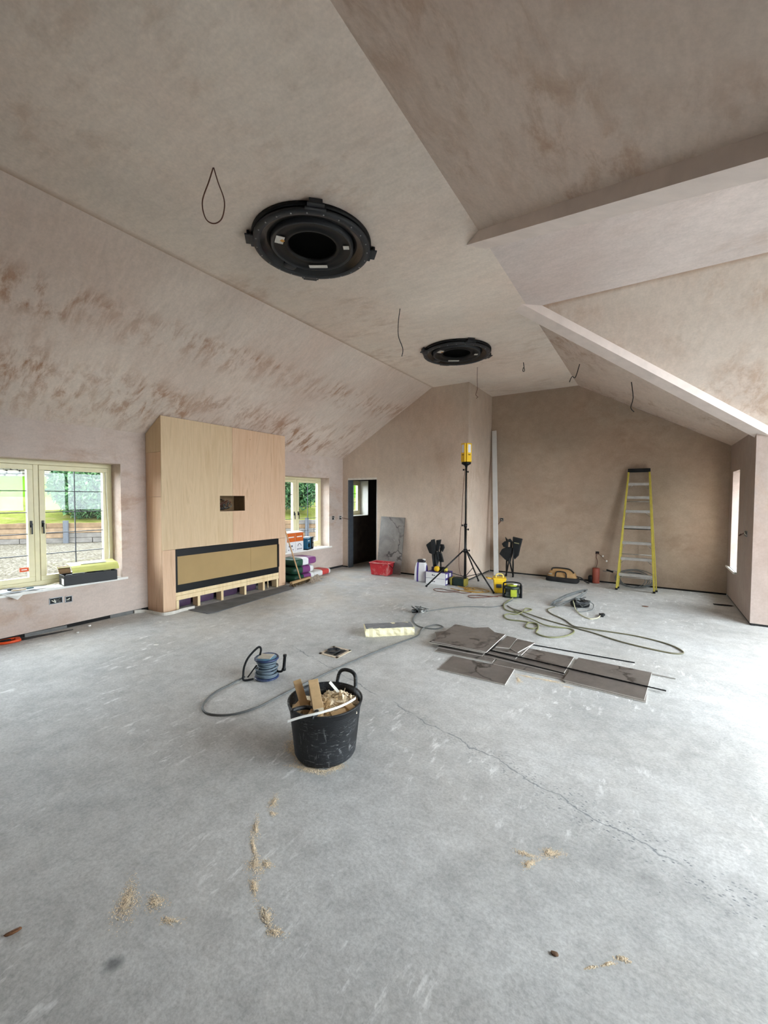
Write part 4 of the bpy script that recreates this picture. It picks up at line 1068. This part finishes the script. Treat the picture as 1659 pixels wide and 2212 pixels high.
INK = M('print_ink', (90, 88, 100), .6)
for k in range(2):
    e = carton('tile_adhesive_box', ('lower', 'upper')[k]+' of two stacked white boxes with purple ends by the light tower', (2.665, 7.16, .115*k+.001), (.40, .34, .112), R(1), WBOX, PBOX)
    MB().bb((-.07, -.1715, .045), (-.05, -.17, .075)).bb((-.04, -.1715, .045), (-.01, -.17, .062)).build('stencil_mark', INK, e)
    for yy in (-.10, .06): MB().bb((.1995, yy-.05, .02), (.2012, yy+.03, .09)).build('print_patch', WHITEP, e)
to = thing('power_tool', 'yellow and black power tool lying on top of the white boxes', 'power tool', (2.68, 7.12, .229))
MB().lathe([(.0001, -.02), (.045, -.02), (.052, 0), (.052, .05), (.04, .07), (.0001, .07)], 20, (-.03, -.02, .055), euler(R(90), 0, R(15))).build('motor_housing', YLM, to)
MB().superel((.06, .03, .045), (.18, .11, .085), .5, rot=rz(.2)).build('body', BLACKP, to)
MB().box((-.11, .03, .04), (.09, .10, .078), rz(.1)).build('battery_pack', M('dark_purple_plastic', (50, 42, 66), .5), to, .008)
MB().box((.145, -.01, .045), (.055, .06, .07), rz(.2)).build('yellow_guard', M('pale_yellow_label', (206, 190, 80), .5), to, .006)
gc = thing('tool_case', 'dark green rolled tool case with yellow end straps beside the tripod', 'tool case', (3.055, 7.18, 0), R(2))
MB().superel((.02, 0, .075), (.26, .20, .148), .35).build('case_body', M('bottle_green_case', (26, 44, 40), .5, var=.2), gc)
for s in (-.12, .135):
    MB().superel((s, 0, .075), (.035, .205, .15), .4).build('end_strap', M('olive_yellow', (140, 128, 50), .6, var=.2), gc)
MB().tube(spline([(-.13, -.09, .14), (-.16, -.05, .10), (-.13, -.02, .06), (-.17, .02, .03)], 5), .008, 6).build('strap_loop', M('straw_strap', (170, 158, 90), .7), gc)

# ================================================================== TRANSFORMER, GREEN REEL, CORDS
tf = thing('site_transformer', 'bright yellow portable transformer box with a top handle', 'transformer', (3.86, 7.03, 0), R(22))
YT = M('transformer_yellow', (238, 196, 44), .45, var=.05)
MB().loft(*frustum(.085, .085, .10, .10, .006, .255)).build('case', YT, tf, .006)
MB().bb((-.108, -.108, .235), (.108, .108, .258)).build('lid', YT, tf, .006)
MB().tube(spline([(-.06, 0, .25), (-.055, 0, .30), (-.03, 0, .318), (.03, 0, .318), (.055, 0, .30), (.06, 0, .25)], 5), .010, 8).build('carry_handle', M('pale_yellow', (240, 216, 120), .5), tf)
MB().bb((-.06, -.103, .10), (.03, -.097, .16)).build('rating_plate', M('dark_plate', (58, 60, 66), .5), tf)
MB().bb((.096, -.06, .08), (.112, .06, .17)).build('socket_cover', M('amber_yellow', (220, 172, 30), .5), tf, .004)
MB().box((-.16, -.03, .245), (.12, .09, .02), euler(0, R(12), R(20))).build('flap_cover', M('ochre_flap', (186, 142, 24), .6), tf)
for s in (-1, 1): MB().bb((s*.06-.02, -.08, 0), (s*.06+.02, .08, .01)).build('foot', BLACKP, tf)
gr = thing('cable_reel', 'squat dark green and lime cassette cable reel in front of the yellow transformer', 'cable reel', (4.14, 6.80, 0), R(18))
GDK = M('dark_green_plastic', (38, 48, 40), .45, var=.15); LIME = M('lime_plastic', (150, 160, 40), .45, var=.12)
MB().lathe([(.0001, .01), (.115, .01), (.125, .025), (.125, .055), (.112, .06), (.112, .14), (.125, .145), (.125, .175), (.115, .19), (.0001, .19)], 32).build('reel_case', GDK, gr)
MB().box((.02, -.112, .09), (.10, .03, .12), rz(.1)).build('lime_panel', LIME, gr, .01)
MB().lathe([(.0001, .19), (.075, .19), (.07, .205), (.0001, .205)], 24).build('lime_cover', LIME, gr)
MB().box((.05, .02, .208), (.06, .04, .02), rz(.3)).build('white_tag', WHITEP, gr)
MB().box((.14, 0, .105), (.035, .10, .205)).build('side_stand', BLACKP, gr, .01); MB().box((-.135, 0, .105), (.03, .09, .205)).build('side_stand', BLACKP, gr, .01)
MB().tube(spline([(-.135, 0, .2), (-.12, 0, .235), (0, 0, .25), (.12, 0, .235), (.14, 0, .2)], 5), .011, 8).build('carry_handle', BLACKP, gr)
GRC = M('olive_green_cable', (120, 120, 84), .5, var=.12)
floor_cable('garden_cable', 'olive green cable tangled in loops on the floor behind the tiles', [(4.20, 6.64, .03), (4.17, 6.45), (4.18, 6.22), (4.27, 5.98), (4.43, 5.89), (4.57, 6.02), (4.60, 6.17), (4.52, 6.15, .02), (4.53, 5.92, .02), (4.48, 5.80), (4.38, 5.76), (4.36, 5.64), (4.45, 5.50), (4.63, 5.52), (4.80, 5.50), (4.86, 5.40), (4.82, 5.27), (4.73, 5.30), (4.73, 5.46, .02), (4.83, 5.47, .02), (4.88, 5.30), (4.90, 5.12), (5.05, 5.05), (5.20, 5.18), (5.27, 5.42), (5.19, 5.53), (4.95, 5.46, .02), (4.75, 5.62, .02), (4.58, 5.80), (4.40, 5.98)], GRC, .0085)
floor_cable('garden_cable', 'long green-brown cable loop reaching right behind the tiles', [(4.24, 6.20), (4.35, 6.07), (4.52, 5.94, .02), (4.88, 5.76), (5.25, 5.60), (5.47, 5.51), (5.78, 5.34), (6.11, 5.25), (6.28, 5.25), (6.34, 5.35), (6.22, 5.54), (5.94, 5.66), (5.66, 5.67), (5.34, 5.61, .02), (5.22, 5.68), (5.08, 5.90), (4.87, 6.12), (4.79, 6.32), (4.85, 6.52)], M('brown_green_cable', (96, 92, 70), .5), .008)
CORDY = M('orange_yellow_cord', (168, 128, 52), .5, var=.2)
floor_cable('site_cable', 'yellow cord heaped on the floor between tripod and transformer', [(3.10, 7.02, .02), (3.28, 6.98), (3.45, 6.93), (3.36, 7.06), (3.22, 7.05), (3.32, 6.90), (3.52, 7.0), (3.62, 6.88), (3.46, 6.80), (3.28, 6.88), (3.40, 7.10), (3.60, 7.06), (3.70, 6.96), (3.55, 6.78), (3.30, 6.76), (3.05, 6.82)], CORDY, .007)
floor_cable('site_cable', 'brown lead snaking left from the tripod over the concrete', [(3.26, 6.72), (3.1, 6.66), (2.94, 6.70), (2.82, 6.62), (2.92, 6.50), (3.10, 6.52), (3.22, 6.62), (3.36, 6.60), (3.48, 6.72)], WIREC, .006)
floor_cable('site_cable', 'short brown loop of lead at the foot of the near tripod leg', [(4.02, 6.74, .03), (3.86, 6.62), (3.68, 6.42), (3.58, 6.38), (3.52, 6.48), (3.62, 6.58), (3.80, 6.62), (3.95, 6.68)], WIREC, .007)

# ================================================================== TOOL BAG, CANISTER, COILS
tb = thing('tool_bag', 'tan and black canvas tool bag slumped by the back wall', 'tool bag', (4.60, 8.66, 0), R(-4))
TANB = M('tan_canvas', (176, 138, 92), .85, var=.12, scale=16, bump=.2)
BLKC = M('black_canvas', (34, 32, 32), .85, var=.2, scale=12, bump=.2)
def ringbag(zs):
    vs = []; fs = []; n = 20
    for z, sx, sy, sh in zs:
        for j in range(n):
            a = 2*math.pi*j/n; sp = lambda w: math.copysign(abs(w)**.45, w)
            vs.append((sx*sp(math.cos(a))+sh, sy*sp(math.sin(a)), z))
    for i in range(len(zs)-1):
        for j in range(n): fs.append((i*n+j, i*n+(j+1) % n, (i+1)*n+(j+1) % n, (i+1)*n+j))
    return vs, fs+[tuple(reversed(range(n))), tuple(range((len(zs)-1)*n, len(zs)*n))]
MB().add(*ringbag([(.085, .28, .13, 0), (.17, .235, .085, -.01), (.22, .20, .05, -.015), (.245, .17, .03, -.015)]), True).build('canvas_body', TANB, tb)
MB().add(*ringbag([(.004, .29, .14, 0), (.02, .30, .15, 0), (.06, .295, .145, 0), (.095, .283, .135, 0)]), True).build('base_panel', BLKC, tb)
MB().tube(spline([(-.19, -.05, .20), (-.17, -.04, .25), (0, -.03, .262), (.14, -.04, .25), (.22, -.06, .19)], 6), .013, 8).build('top_zip', BLKC, tb)
for s in (-1,): MB().tube(spline([(-.10, -.13, .10), (-.095, -.125, .17), (-.06, -.11, .20), (.05, -.11, .20), (.09, -.125, .17), (.10, -.13, .10)], 6), .012, 8).build('grab_handle', BLKC, tb)
MB().tube(spline([(.27, -.05, .13), (.33, .02, .10), (.40, .04, .04), (.47, .05, .012)], 6), .012, 6).build('shoulder_strap', BLKC, tb)
MB().box((-.20, -.125, .145), (.06, .004, .02), euler(R(-25), 0, 0)).build('badge', M('badge_grey', (150, 146, 136), .6), tb)
ca = thing('canister', 'rust red cylindrical canister standing by the back wall', 'canister', (5.165, 8.83, 0))
RUST = M('rust_red_tube', (138, 66, 50), .6, var=.1)
MB().lathe([(.0001, .003), (.062, .003), (.064, .01), (.064, .28), (.058, .292), (.0001, .292)], 24).build('canister_body', RUST, ca)
MB().superel((-.09, .02, .07), (.09, .10, .138), .5).build('black_sleeve', BLACKP, ca)
co = thing('cable_coil', 'coil of grey cable leaning on the back wall behind the stepladder', 'cable coil', (5.78, 8.84, 0))
rn = random.Random(21); 
for k in range(9):
    P = []; rx = .26+rn.uniform(-.05, .05); rz_ = .135+rn.uniform(-.02, .03); cx = rn.uniform(-.05, .05)
    for j in range(24):
        a = 2*math.pi*j/24; zz = .012+max(0, rz_*(1+math.sin(a)))
        P.append((cx+rx*math.cos(a), -.10+.16*zz/.3+.01*k/3-.02, zz))
    MB().tube(P, .006, 6, True).build('cable_turn', WIREG, co)
MB().tube(spline([(-.25, -.02, .25), (-.32, -.03, .27), (-.42, -.04, .25), (-.5, -.05, .255)], 5), .006, 6).build('cable_tail', WIREG, co)
MB().box((-.38, -.04, .262), (.12, .035, .03), euler(0, R(15), R(-8))).build('plug', BLACKP, co, .008)

tg = thing('cable_hank', 'hank of grey cable over a dark frame with trailing plug on the open floor', 'cable hank', (5.06, 6.72, 0))
rn = random.Random(31)
for k in range(7):
    P = []; L1 = .30+rn.uniform(-.06, .04); w = .04+rn.uniform(0, .06)
    for j in range(20):
        a = 2*math.pi*j/20
        s = L1*math.cos(a); q = w*math.sin(a)
        base = Vector((-.05, .05, .10))+Vector((.55, .55, .26)).normalized()*s+Vector((-.6, .6, .25)).normalized()*q
        base.z = max(base.z+.004*k, .01); P.append(base+Vector((rn.uniform(-.008, .008), rn.uniform(-.008, .008), rn.uniform(0, .006))))
    MB().tube(P, .0065, 6, True).build('cable_turn', WIREG, tg)
MB().superel((.10, .03, .055), (.26, .16, .105), .5, rot=rz(.5)).build('dark_frame', BLACKP, tg)
for k in range(5):
    P = [(rn.uniform(.0, .25), rn.uniform(-.1, .15), rn.uniform(.03, .14)) for _ in range(6)]
    MB().tube(spline(P, 6), .007, 6).build('loose_loop', WIREG, tg)
MB().tube(spline([(.20, .05, .10), (.28, .05, .06), (.27, -.10, .01), (.12, -.30, .008), (.08, -.10, .02)], 6), .007, 6).build('loose_loop', WIREG, tg)
MB().tube(spline([(.02, -.05, .10), (.08, -.22, .02), (.18, -.45, .008), (.30, -.58, .008), (.38, -.50, .008), (.41, -.40, .02)], 6), .007, 6).build('plug_lead', M('cream_cable', (186, 182, 150), .5), tg)
MB().box((.42, -.36, .022), (.05, .06, .042), rz(.3)).box((.44, -.30, .02), (.03, .05, .03), rz(.5)).build('plug', BLACKP, tg, .006)

# ================================================================== BAGS, BROOM, BOXES BY THE SECOND WINDOW
CEM = bands_mat('purple_white_green_bag', 1, [(0, (30, 74, 56)), (.30, (232, 230, 232)), (.55, (132, 70, 128)), (.93, (58, 104, 92))], .45, bump=.3)
CEM2 = bands_mat('green_purple_white_bag', 1, [(0, (26, 66, 48)), (.42, (124, 62, 118)), (.76, (230, 230, 228))], .45, bump=.3)
def sack(label, loc, size, mat, rotz=0, group=None):
    e = thing('cement_bag', label, 'bag', loc, rotz, group)
    o = MB().superel((0, 0, size[2]/2), size, .45, .3, 12, 28, jit=.012, rnd=random.Random(int(loc[2]*100)+3)).build('bag_body', mat, e)
    MB().box((size[0]/2-.008, 0, size[2]*.55), (.004, size[1]*.22, .02)).box((size[0]/2-.008, .0, size[2]*.38), (.004, size[1]*.14, .012)).build('bag_print', WHITEP, e)
    return e
GB = 'stacked powder bags beside the fireplace'
sack('lowest purple and green powder bag of the stack behind the broom', (.245, 5.86, .002), (.42, .60, .15), CEM2, R(2), GB)
sack('middle purple and green powder bag of the stack', (.24, 5.85, .153), (.42, .58, .15), CEM2, R(-2), GB)
sack('topmost powder bag with white panel and purple band', (.25, 5.90, .304), (.42, .64, .155), CEM, R(3), GB)
REDB = bands_mat('white_red_bag', 1, [(0, (110, 132, 40)), (.08, (226, 224, 222)), (.5, (196, 70, 66)), (.85, (224, 220, 216))], .5, bump=.3)
sack('white and red powder bag lying alone on the floor under the window', (.17, 6.48, .002), (.34, .62, .12), REDB, R(3))
br_ = thing('broom', 'wooden push broom with its handle leaning on the fireplace side', 'broom', (.56, 5.62, 0), math.atan2(.66, -.11))
MB().box((0, 0, .075), (.60, .06, .04)).build('broom_head', M('broom_wood', (178, 146, 104), .7), br_, .008)
mb = MB(); rn = random.Random(6)
for k in range(150):
    x = rn.uniform(-.29, .29); y = rn.uniform(-.025, .025)
    mb.tube([(x, y, .058), (x+rn.uniform(-.01, .01), y*1.6+rn.uniform(-.008, .008), .003)], .004, 4)
o = mb.build('bristles', M('brown_bristles', (104, 84, 58), .9), br_); o['kind'] = 'stuff'
Mi = Matrix.Rotation(-br_.rotation_euler.z, 3, 'Z')
hb0 = Mi @ Vector((0, 0, 0)); h1 = Mi @ (Vector((.24, 5.412, 1.33))-Vector((.56, 5.62, 0)))
MB().tube([Vector((0, 0, .08)), h1], .0125, 10).build('broom_handle', M('broom_handle_wood', (196, 158, 116), .6), br_)

# sill of the second window
def sillbox():
    e = thing('tile_carton', 'orange and white carton standing on the far window sill', 'carton', (-.075, 5.995, .531), R(3))
    OR = M('orange_print', (206, 98, 34), .5, var=.08); x, y = .125, .24
    MB().bb((-x, -y, 0), (x, y, .385)).build('carton_body', WBOX, e, .003)
    for s in (-1, 1):
        p = MB().bb((x, s*y/2-.116, .20), (x+.0015, s*y/2+.116, .375)).build('orange_panel', OR, e)
        MB().bb((x+.0015, s*y/2-.08, .285), (x+.0025, s*y/2+.08, .305)).build('white_lettering', WHITEP, p)
    mb = MB()
    pts = [(x+.001, .12+.05*math.cos(a), .10+.05*math.sin(a)) for a in [math.pi*j/10 for j in range(11)]]
    mb.tube(pts, .006, 5).build('arch_mark', INK, e)
    for yy in (-.17, -.1): MB().bb((x, yy-.02, .10), (x+.0015, yy+.02, .135)).build('handling_mark', INK, e)
    for yy in (-.19, -.13, -.07, .06, .10, .14, .18): MB().bb((x, yy-.012, .035), (x+.0015, yy+.012, .055)).build('print_mark', INK, e)
    MB().bb((x+.0, -.002, 0), (x+.0016, .002, .385)).build('carton_seam', M('seam_grey', (180, 170, 160), .6), e)
    MB().box((x*.4, .0, .392), (.12, .42, .012), euler(0, R(6), 0)).build('lid_flap', WBOX, e)
sillbox()
ra = thing('site_radio', 'blue and black site radio on the far window sill', 'radio', (-.02, 6.41, .531), R(20))
RB = M('radio_blue', (36, 92, 122), .4, var=.1)
MB().bb((-.075, -.13, .01), (.065, .13, .245)).build('radio_body', RB, ra, .012)
MB().bb((.02, .05, .005), (.09, .145, .255)).bb((-.085, .12, .0), (.085, .155, .25)).build('corner_guard', BLACKP, ra, .012)
MB().bb((-.08, -.145, .0), (.08, .15, .022)).build('base_guard', BLACKP, ra, .008)
MB().lathe([(.05, 0), (.05, .008), (.04, .012), (.0001, .008)], 24, (.064, -.05, .09), euler(0, R(90), 0)).build('speaker', BLACKP, ra)
MB().bb((.088, .07, .15), (.094, .13, .22)).bb((.088, .07, .05), (.094, .13, .12)).build('dial_plate', STEEL, ra)
MB().bb((.065, -.10, .175), (.068, -.02, .195)).build('white_lettering', WHITEP, ra)
MB().box((-.01, 0, .255), (.10, .18, .02)).build('top_lid', M('pale_lid', (176, 184, 186), .5), ra, .006)

# sill of the first window
bx = thing('tool_carton', 'open black carton of tools on the nearest window sill', 'carton', (-.02, 2.40, .531), R(-6))
BB = M('black_carton', (26, 26, 29), .5, var=.2)
x, y, h = .105, .285, .125
mb = MB().bb((-x, -y, 0), (x, y, .004)).bb((-x, -y, 0), (-x+.004, y, h)).bb((x-.004, -y, 0), (x, y, h)).bb((-x, -y, 0), (x, -y+.004, h)).bb((-x, y-.004, 0), (x, y, h)).build('carton_body', BB, bx)
MB().bb((-.0, -y-.0015, .01), (.09, -y, .085)).build('white_label', WHITEP, bx)
MB().bb((-.09, -y-.0015, .07), (-.02, -y, .08)).bb((-.09, -y-.0015, .045), (-.03, -y, .055)).build('grey_print', INK, bx)
rn = random.Random(17)
for k in range(9):
    c = (rn.uniform(-.06, .06), rn.uniform(-.22, .22), h-.015+rn.uniform(0, .02)); s = (rn.uniform(.03, .06), rn.uniform(.08, .18), .03)
    MB().superel(c, s, .6, rot=rz(rn.uniform(-.4, .4))).build('tool_piece', [DARKG, BLACKP, M('grey_cloth', (120, 116, 110), .8)][k % 3], bx)
ld = thing('card_lid', 'yellow-green card lid resting askew on the black carton', 'card lid', (-.03, 2.40, .675), R(-6))
LG = M('lime_card', (206, 206, 122), .6, var=.05)
def bent(pts, w0, w1, mat, name, th=.004):
    A = []
    for (xx, zz) in pts: A += [(xx, w0, zz), (xx, w1, zz)]
    o = MB().add(A, [(2*i, 2*i+1, 2*i+3, 2*i+2) for i in range(len(pts)-1)]).build(name, mat, ld)
    m = o.modifiers.new('solid', 'SOLIDIFY'); m.thickness = th; return o
bent([(-.13, .10), (-.05, .085), (.05, .078), (.075, .06), (.10, .03), (.115, .0)], -.20, .31, LG, 'lid_face')
bent([(-.12, .07), (-.02, .07), (.06, .075)], -.33, -.20, LG, 'lid_flap')
bent([(.0, .085), (.06, .06), (.09, .03), (.10, .01)], -.33, -.21, BROWNB, 'lid_end')
MB().box((.0, .05, .095), (.05, .28, .012)).build('pale_batten', WHITEP, ld)
def sheet(label, x, y, rz0, z, droop=0, mat=WHITEP, size=(.21, .297)):
    w, l = size; nx = 8
    vs = []
    for i in range(nx+1):
        xx = -w/2+w*i/nx; wx = x+xx
        vs += [(xx, -l/2, 0), (xx, l/2, 0)]
    rot = rz(rz0); out = []
    for v in vs:
        p = rot @ Vector(v)+Vector((x, y, z))
        over = p.x-.035
        if over > 0: p.z -= over*.8; p.x = .036+over*.6
        else: p.z += .004*math.sin(p.y*25+x*9)+.004
        out.append(p-Vector((x, y, z)))
    o = MB().add(out, [(2*i, 2*i+2, 2*i+3, 2*i+1) for i in range(nx)], True).build('paper_sheet', mat); o.location = (x, y, z)
    m = o.modifiers.new('solid', 'SOLIDIFY'); m.thickness = .0012
    return tag(o, label, 'paper', 'papers on the nearest window sill')
PAP2 = M('grey_printed_paper', (206, 208, 214), .6, var=.06)
sheet('lowest white paper on the near sill, against the frame', -.125, 1.96, R(78), .532)
sheet('white drawing sheet nearest the black carton on the sill', -.12, 1.86, R(66), .536, mat=PAP2)
sheet('paper hanging with one corner over the sill edge', -.055, 1.66, R(52), .540)
sheet('uppermost creased paper under the hand tool on the sill', -.115, 1.62, R(84), .545, mat=PAP2)
pc = thing('hand_tool', 'dark green and black hand tool lying on the sill papers', 'hand tool', (-.03, 1.68, .553), R(62))
MB().superel((0, 0, .012), (.17, .035, .024), .6).build('tool_grip', BLACKP, pc)
MB().superel((.10, .02, .010), (.10, .03, .02), .6, rot=rz(.5)).build('tool_jaw', M('teal_steel', (70, 96, 100), .4, .3), pc)
MB().tube(spline([(-.06, 0, .02), (-.12, .05, .012), (-.08, .10, .01), (0, .07, .012)], 5), .004, 5).build('tool_lanyard', WIREG, pc)
MB().superel((.03, -.05, .01), (.13, .04, .02), .5, rot=rz(.2)).build('wooden_handle', M('tool_wood', (196, 178, 150), .6), pc)
o = MB().tube(spline([(-.225, 2.70, 1.95), (-.215, 2.71, 1.5), (-.205, 2.72, 1.2), (-.19, 2.715, .95), (-.15, 2.70, .85), (-.12, 2.68, .785)], 8), .004, 6).build('window_cable', WIREW)
tag(o, 'thin white cable hanging beside the nearest window frame', 'cable')
st = MB().box((-.252, 1.815, .745), (.002, .085, .05)); o = st.build('window_sticker', M('orange_sticker', (226, 92, 44), .5, var=.05), win1); o.location = (.245, -1.944, -.5)
MB().box((-.2505, 1.815, .745), (.001, .05, .010)).build('white_lettering', WHITEP, o)

# saw on the floor at the left edge
sw = thing('hand_saw', 'black-bladed hand saw with orange handle on floor at the left edge', 'saw', (.06, 1.60, 0), R(82))
MB().extrude([(0.05, -.05, .004), (.56, -.012, .004), (.56, .015, .004), (.05, .055, .004)], (0, 0, .0025)).build('blade', M('dark_saw_blade', (52, 50, 50), .4, .5), sw)
ORH = M('orange_handle', (222, 78, 30), .45)
mb = MB().tube(spline([(.06, -.05, .016), (-.02, -.065, .016), (-.09, -.05, .016), (-.12, 0, .016), (-.09, .045, .016), (-.01, .06, .016), (.06, .055, .016)], 5), .015, 8)
mb.build('handle_loop', ORH, sw)
MB().bb((.03, -.05, .002), (.075, .055, .03)).build('handle_bolster', ORH, sw, .006)
MB().superel((-.05, .03, .016), (.10, .035, .03), .6).build('black_grip', BLACKP, sw)

# ================================================================== GARDEN
GRAV = NT('pale_gravel'); v = GRAV.mapping()
c = GRAV.ramp(GRAV.voro(v, 14), [(.0, lin((108, 102, 92))), (.6, lin((58, 54, 46)))])
c = GRAV.mix(.6, c, GRAV.ramp(GRAV.noise(v, 3, 6), [(.3, .7), (.7, 1.0)]), 'MULTIPLY')
GRAV = GRAV.base(c, .9, 0, .0)
struct(MB().bb((-60, -50, -.5), (60, 60, -.26)).build('ground', GRAV), 'pale gravel yard outside the windows', 'gravel')
# frame of the garden: u along the sleeper wall, d away from the house
G0 = Vector((-14.0, 6.65, 0)); gu = Vector((6.3, 7.9, 0)).normalized(); gd = Vector((-gu.y, gu.x, 0))
GP = lambda u, d, z: G0+gu*u+gd*d+Vector((0, 0, z))
sw_ = thing('sleeper_wall', 'low retaining wall of weathered timber sleepers across the yard', 'retaining wall', G0)
SLP = [M('weathered_sleeper_%s' % n, c_, .9, var=.25, scale=4, bump=.3, spec=.0) for n, c_ in (('tan', (96, 80, 64)), ('grey', (80, 76, 72)), ('brown', (86, 70, 54)))]
rn = random.Random(2); rotg = Matrix((gu, gd, Vector((0, 0, 1)))).transposed()
for r_ in range(4):
    u = -16+rn.uniform(-1, 0)
    while u < 22:
        l = rn.uniform(2.2, 2.6)
        MB().box(gu*(u+l/2)+gd*rn.uniform(-.02, .02)+Vector((0, 0, -.26+.10+.2*r_)), (l-.02, .12, .19), rotg).build('sleeper', SLP[rn.randrange(3)], sw_, .01)
        u += l
for u in (-11.5, -8.2, -4.6, .55, 4.4, 7.6, 10.1, 13.5):
    MB().box(gu*u+gd*-.11+Vector((0, 0, .19)), (.17, .09, .9), rotg).build('post', M('dark_post', (58, 60, 64), .9), sw_)
def terrain(name, prof, mat, label, cat, jit=.06, seed=1):
    rn = random.Random(seed); us = [-40+1.0*k for k in range(81)]; vs = []; fs = []
    for (d_, z) in prof:
        for u in us: vs.append(GP(u, d_+rn.uniform(-.1, .1), z+rn.uniform(-jit, jit)))
    n = len(us)
    for i in range(len(prof)-1):
        for k in range(n-1): fs.append((i*n+k, i*n+k+1, (i+1)*n+k+1, (i+1)*n+k))
    return struct(MB().add(vs, fs, True).build(name, mat), label, cat)
MOSS = NT('mossy_bank'); v = MOSS.mapping()
c = MOSS.ramp(MOSS.noise(v, 1.6, 8, .7), [(.3, lin((58, 62, 26))), (.5, lin((76, 80, 36))), (.68, lin((90, 80, 56)))])
c = MOSS.mix(.6, c, MOSS.ramp(MOSS.noise(v, 14, 6, .7), [(.3, .5), (.7, 1.0)]), 'MULTIPLY')
MOSS = MOSS.base(c, .95, 0, .0)
LAWN = M('bright_lawn', (48, 72, 12), .95, var=.2, scale=3, spec=.0)
terrain('ground_bank', [(.05, .50), (1.2, .62), (2.8, .92), (4.2, 1.25), (5.2, 1.52), (5.6, 1.55)], MOSS, 'rough mossy bank above the sleeper wall', 'bank')
terrain('ground_lawn', [(5.6, 1.50), (5.9, 1.72), (8, 2.05), (11, 2.45), (14.5, 2.95)], LAWN, 'bright green lawn sloping up behind the bank', 'lawn', .03, 2)
dw = thing('stone_wall', 'old dry stone wall at the top of the lawn', 'stone wall', GP(0, 14.5, 2.85))
STN = M('grey_field_stone', (88, 84, 76), .95, var=.4, scale=3, bump=.4, spec=0)
rn = random.Random(14); mb = MB()
for r_ in range(9):
    u = -22
    while u < 22:
        l = rn.uniform(.3, .75); h = rn.uniform(.22, .3)
        mb.superel(gu*(u+l/2)+gd*rn.uniform(-.08, .08)+Vector((0, 0, .1+r_*.25)), (l, .35, h*1.05), .5, nu=4, nv=8, rot=rotg, jit=.08, rnd=rn); u += l
o = mb.build('field_stones', STN, dw); o['kind'] = 'stuff'
MB().box(gd*.16+Vector((0, 0, 1.1)), (44, .1, 2.4), rotg).build('wall_core', M('shadow_stone', (62, 60, 54), .95), dw)
LEAF = [M('hedge_leaf_a', (38, 66, 40), .7, var=.3, scale=2, spec=.1), M('hedge_leaf_b', (74, 102, 66), .7, var=.3, scale=2, spec=.1)]
def bush(name, label, c, size, n, seed):
    rn = random.Random(seed); e = thing(name, label, 'bush', (c[0], c[1], c[2]-size[2]))
    mb = MB()
    for k in range(n):
        th = rn.uniform(0, 6.283); cz = rn.uniform(-1, 1); s_ = math.sqrt(1-cz*cz); r = rn.uniform(.72, 1.03)*(1+.10*math.sin(5*th+2*cz)*math.cos(4*cz))
        p = Vector((size[0]*r*s_*math.cos(th), size[1]*r*s_*math.sin(th), size[2]*r*cz+size[2]))
        rot = euler(rn.uniform(-1.2, 1.2), rn.uniform(-1.2, 1.2), rn.uniform(0, 6.28)); a = rn.uniform(.06, .13)
        mb.cur = rn.randrange(2)
        mb.add([p+rot @ Vector(q) for q in ((-a, 0, 0), (0, -a*.4, .02), (a, 0, 0), (0, a*.4, .02))], [(0, 1, 2, 3)])
    mb.cur = 0
    o = mb.build('foliage', LEAF, e); o['kind'] = 'stuff'
    MB().superel((0, 0, size[2]), (size[0]*1.4, size[1]*1.4, size[2]*1.5), .9, jit=.06, rnd=rn).build('dense_core', M('bush_core', (26, 38, 28), .9, spec=0), e)
    MB().tube([(0, 0, -1.2), (0, 0, size[2]*.8)], .12, 8).build('stem', M('bush_stem', (70, 58, 46), .9), e)
b1 = GP(.95, 1.9, 0); b2 = GP(9.75, 1.9, 0)
bush('garden_bush', 'rounded grey-green bush seen through the right pane of the nearest window', (b1.x, b1.y, 2.1), (1.55, 1.55, 1.55), 12000, 5)
bush('garden_bush', 'large dark green bush seen through the window beside the bags', (b2.x, b2.y, 2.65), (1.65, 1.65, 1.6), 12000, 6)
